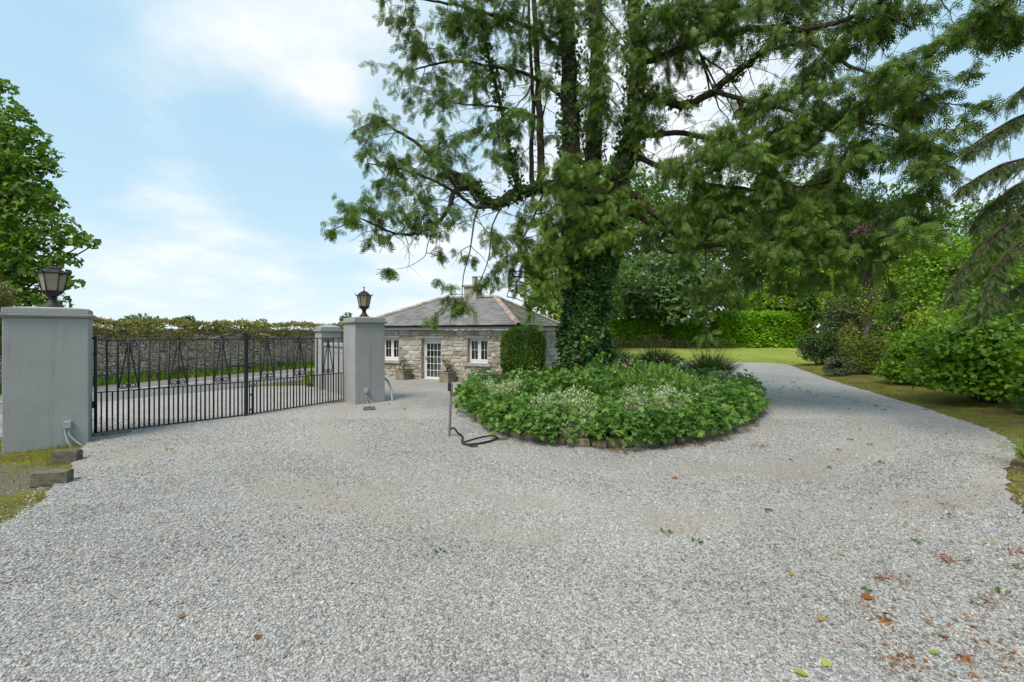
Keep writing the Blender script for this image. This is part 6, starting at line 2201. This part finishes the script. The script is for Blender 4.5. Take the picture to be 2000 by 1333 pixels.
# ------------------------------------------------------------------ small growth and litter
def verge_moss():
    rng = np.random.default_rng(12)
    n = 150000
    x = np.concatenate([rng.uniform(5, 20, n), rng.uniform(-11, -4.5, n // 4)])
    y = np.concatenate([rng.uniform(3, 30, n), rng.uniform(2.5, 9.5, n // 4)])
    sd_ = sdist(DRIVE, x, y)
    k = (sd_ > .02) & (sd_ < 2.6) & (rng.random(len(x)) < np.clip(.75 - .22 * sd_ + .35 * vn(x, y, 1.1), .05, 1))
    k &= np.abs(x) < 1.35 * y + 1
    k &= (sdist(_path, x, y) > 0) | (rng.random(len(x)) < .2)
    x, y = x[k], y[k]
    n = len(x)
    p = np.stack([x, y, ground_z(x, y)], 1)
    sc = rng.uniform(.03, .075, n) * np.where(vn(x, y, 1.7, 6) > .35, 1.6, 1)
    lv = Leaves().add(([(a * 2.0, b, c) for a, b, c in BLADE[0]], BLADE[1]), p, np.array([0, 0, 1.0]) + .5 * rng.standard_normal((n, 3)), rng.standard_normal((n, 3)), sc, np.clip(.5 + .4 * vn(x, y, 1.3, 2) + rng.normal(0, .15, n), 0, 1))
    tag(lv.build('moss', M['mossblade']), 'yellow green moss and thin grass on the verges', None, kind='stuff')
    print('moss blades', n)
    # lawn blades at its near edge
    n = 7000
    x, y = rng.uniform(4, 20.5, n), 30.8 + 7 * rng.random(n) ** 2
    k = (sdist(DRIVE, x, y) > 0)
    x, y = x[k], y[k]
    p = np.stack([x, y, ground_z(x, y)], 1)
    n = len(x)
    lv = Leaves().add(([(a * 3.5, b, c) for a, b, c in BLADE[0]], BLADE[1]), p, np.array([0, 0, 1.0]) + .4 * rng.standard_normal((n, 3)), rng.standard_normal((n, 3)), rng.uniform(.05, .12, n), np.clip(rng.normal(.7, .2, n), 0, 1))
    tag(lv.build('lawn_grass', M['grass']), 'short grass fringe along the near edge of the lawn', None, kind='stuff')
    # weeds pushing through the gravel
    lv = Leaves()
    spots = [G(px, py, .03) for px, py in ((1690, 1155), (1910, 1180), (1830, 1245), (1860, 1010), (1790, 1060), (1580, 945), (1620, 915), (1640, 880), (1660, 860), (1680, 840), (1655, 800), (1640, 815), (1700, 870), (860, 1080), (1960, 1160), (1545, 900), (1720, 905), (1300, 1040), (1990, 1110), (330, 880), (790, 800), (820, 830), (760, 790), (1500, 1000), (1360, 1060))]
    spots += [Vector((*q, .03)) for q in zip(rng.normal(11, .9, 60), rng.uniform(12, 22, 60))]
    for s in spots:
        m = int(rng.integers(6, 16))
        sc_ = rng.uniform(.025, .055)
        a = rng.uniform(0, 6.28, m)
        lv.add(LEAF, np.array(tuple(s)) + np.stack([np.cos(a), np.sin(a), 0 * a], 1) * sc_ * rng.uniform(.2, 1, (m, 1)) + [0, 0, .012], np.stack([np.cos(a), np.sin(a), .5 + 0 * a], 1), np.array([0, 0, 1.0]) + .4 * rng.standard_normal((m, 3)), sc_)
    tag(lv.build('gravel_weeds', M['midgreen']), 'little green weeds growing through the gravel', None, kind='stuff')
    # leaf litter along the drive side of the bed and under the spruce
    pts = [Vector((p[0], p[1], 0)) for p in BED]
    S = cum(pts)
    lv = Leaves()
    n = 1500
    P3 = []
    for i in range(n):
        p, tt = along(pts, S, float(rng.uniform(0, S[-1] * .36)))
        o = abs(rng.normal(0, .18)) + .10
        P3.append((p.x + tt.y * o, p.y - tt.x * o, .045 + rng.uniform(0, .02)))
    P3 = np.array(P3)
    m = 1500
    x = rng.uniform(2.0, 9.5, m); y = rng.uniform(2.3, 8.5, m)
    k = (sdist(DRIVE, x, y) < .3) & (sdist(DRIVE, x, y) > -2.2 * rng.random(m) - .1) & (sdist(BED, x, y) > .3)
    P3 = np.concatenate([P3, np.stack([x[k], y[k], np.full(k.sum(), .05)], 1)])
    n = len(P3)
    lv.add(LEAF, P3, rng.standard_normal((n, 3)) * [1, 1, .2], np.array([0, 0, 1.0]) + .4 * rng.standard_normal((n, 3)), rng.uniform(.022, .055, n))
    tag(lv.build('leaf_litter', M['litter']), 'dry brown leaf litter along the bed edging and drive edge', None, kind='stuff')


verge_moss()


def debris():
    rng = np.random.default_rng(31)
    lv = Leaves()
    spots = [G(px, py, .05) for px, py in ((1850, 985), (1740, 1125), (1810, 1150), (1900, 1130), (1950, 1180), (1990, 1080), (1960, 1010), (1760, 1215), (1900, 1285), (1960, 1250), (1690, 1260), (1990, 1300), (1650, 1180), (1985, 960), (1850, 1090), (1560, 830), (1480, 870), (1780, 1300), (1440, 1150), (1320, 1040))]
    for s in spots:
        m = int(rng.integers(25, 80))
        r = rng.uniform(.05, .16)
        p = np.array(tuple(s)) + rng.normal(0, 1, (m, 3)) * [r * 1.3, r, .006] + [0, 0, .004]
        lv.add(LANCE if rng.random() < .6 else LEAF, p, rng.standard_normal((m, 3)) * [1, 1, .15], np.array([0, 0, 1.0]) + .4 * rng.standard_normal((m, 3)), rng.uniform(.015, .05, m), rng.beta(1.2, 2.5, m))
    m = 500
    x, y = rng.uniform(1.5, 7, m), rng.uniform(2.2, 7.5, m)
    k = sdist(DRIVE, x, y) > -3.2 * rng.random(m)
    p = np.stack([x[k], y[k], np.full(k.sum(), .05)], 1)
    lv.add(LANCE, p, rng.standard_normal(p.shape) * [1, 1, .15], np.array([0, 0, 1.0]) + .4 * rng.standard_normal(p.shape), rng.uniform(.015, .045, len(p)))
    tag(lv.build('needle_debris', M['litter']), 'drifts of brown needles and broken twigs on the gravel below the spruce', None, kind='stuff')


debris()


def fallen_leaves():
    rd = random.Random(2)
    defs = [(1680, 1165, .075, 'litter', 'curled rust brown leaf on the gravel beside a green weed', .12), (1600, 1212, .055, 'litter', 'orange tan leaf lying flat on the gravel', .95), (1545, 1118, .05, 'litter', 'small pale orange leaf on open gravel', .98), (1618, 1290, .065, 'yellow', 'pale yellow green leaf on the gravel', .9), (1580, 1320, .065, 'yellow', 'lime green leaf at the drive foreground', .6), (1815, 1275, .05, 'yellow', 'small bright green leaf among the brown debris', .3),
            (1325, 935, .07, 'litter', 'small rusty leaf on the gravel near the bed', .2), (345, 1205, .05, 'litter', 'single orange brown leaf on the broad open gravel', .7), (505, 1248, .05, 'litter', 'dark curled leaf on the gravel below the gate', .1), (1648, 1082, .05, 'litter', 'small tan leaf on gravel up the drive', .9)]
    M['yellow'] = leafmat('fallen green leaf', [(.15, .26, .03), (.30, .42, .05), (.48, .46, .12)], .3)
    for px, py, s, mt, lab, tn in defs:
        g = G(px, py, .045)
        a = rd.uniform(0, 6.28)
        o = Leaves().add(BROAD, [(0, 0, 0)], [(math.cos(a), math.sin(a), .15)], [(rd.uniform(-.4, .4), rd.uniform(-.4, .4), 1)], s * 1.3, np.array([tn])).build('fallen_leaf', M[mt])
        o.location = g
        tag(o, lab, 'leaf', 'fallen leaves on the gravel')
    # shed fronds
    for px, py, s, a, lab in ((1755, 1215, .22, 2.4, 'dark brown shed cedar frond lying across the gravel'), (1900, 1282, .16, 3.0, 'reddish shed cedar frond at the drive edge'), (1735, 1130, .12, 2.5, 'short olive brown shed frond beside the weeds')):
        g = G(px, py, .05)
        o = Leaves().add(FROND, [(0, 0, 0)] * 2, [(math.cos(a), math.sin(a), .08), (math.cos(a + .3), math.sin(a + .3), .1)], [(0, 0, 1), (.2, 0, 1)], s, np.array([.1, .3])).build('shed_frond', M['litter'])
        o.location = g
        tag(o, lab, 'frond', 'shed fronds on the gravel')
    # strappy grass at the drive edge
    rng = np.random.default_rng(1)
    g = G(2020, 905, .1)
    n = 46
    a = rng.uniform(0, 6.28, n)
    up = np.stack([np.cos(a) * .8 - .25, np.sin(a) * .8, .9 + 0 * a], 1)
    tag(Leaves().add(([(x * .7, y, z * 2.2) for x, y, z in BLADE[0]], BLADE[1]), np.array(tuple(g)) + rng.normal(0, .06, (n, 3)) * [1, 1, 0], up, np.stack([-np.cos(a), -np.sin(a), .6 + 0 * a], 1), rng.uniform(.4, .75, n), .2).build('strap_grass', M['grass']), 'arching strappy grass clump at the shaded drive edge', 'grass')


fallen_leaves()

# ------------------------------------------------------------------ far distance
HG = 'far trees over the boundary wall'
for i, (px, yt, hw, d, lab) in enumerate(((268, 609, 42, 120, 'rounded far tree showing over the wall beside the broad pillar'), (362, 619, 22, 140, 'small far tree showing over the wall above the gate'), (676, 614, 14, 130, 'far tree just beside the lantern pillar'), (505, 625, 26, 180, 'low far tree above the middle of the wall'), (430, 626, 20, 190, 'low far tree above the gate finial'))):
    bgtree('distant_tree', lab, px, yt, 668, hw, d, 1300, 1.0, M['palegreen'], 90 + i, LEAF, 14, group=HG, trunk_r=.4)
_rng = np.random.default_rng(77)
_n = 9000
_a = _rng.uniform(R(-62), R(-8), _n)
_r = _rng.uniform(240, 300, _n)
_z = _rng.random(_n) * (3.6 + 1.2 * vn(_a * 60, _a * 0, 1.0) + .8 * vn(_a * 200, _a * 0, 1))
_p = np.stack([np.sin(_a) * _r, np.cos(_a) * _r, _z], 1)
tag(Leaves().add(LEAF, _p, _rng.standard_normal((_n, 3)), _rng.standard_normal((_n, 3)) + [0, -1, 1], _rng.uniform(.9, 1.8, _n)).build('treeline', M['palegreen']), 'far wooded skyline beyond the lane', None, kind='stuff')
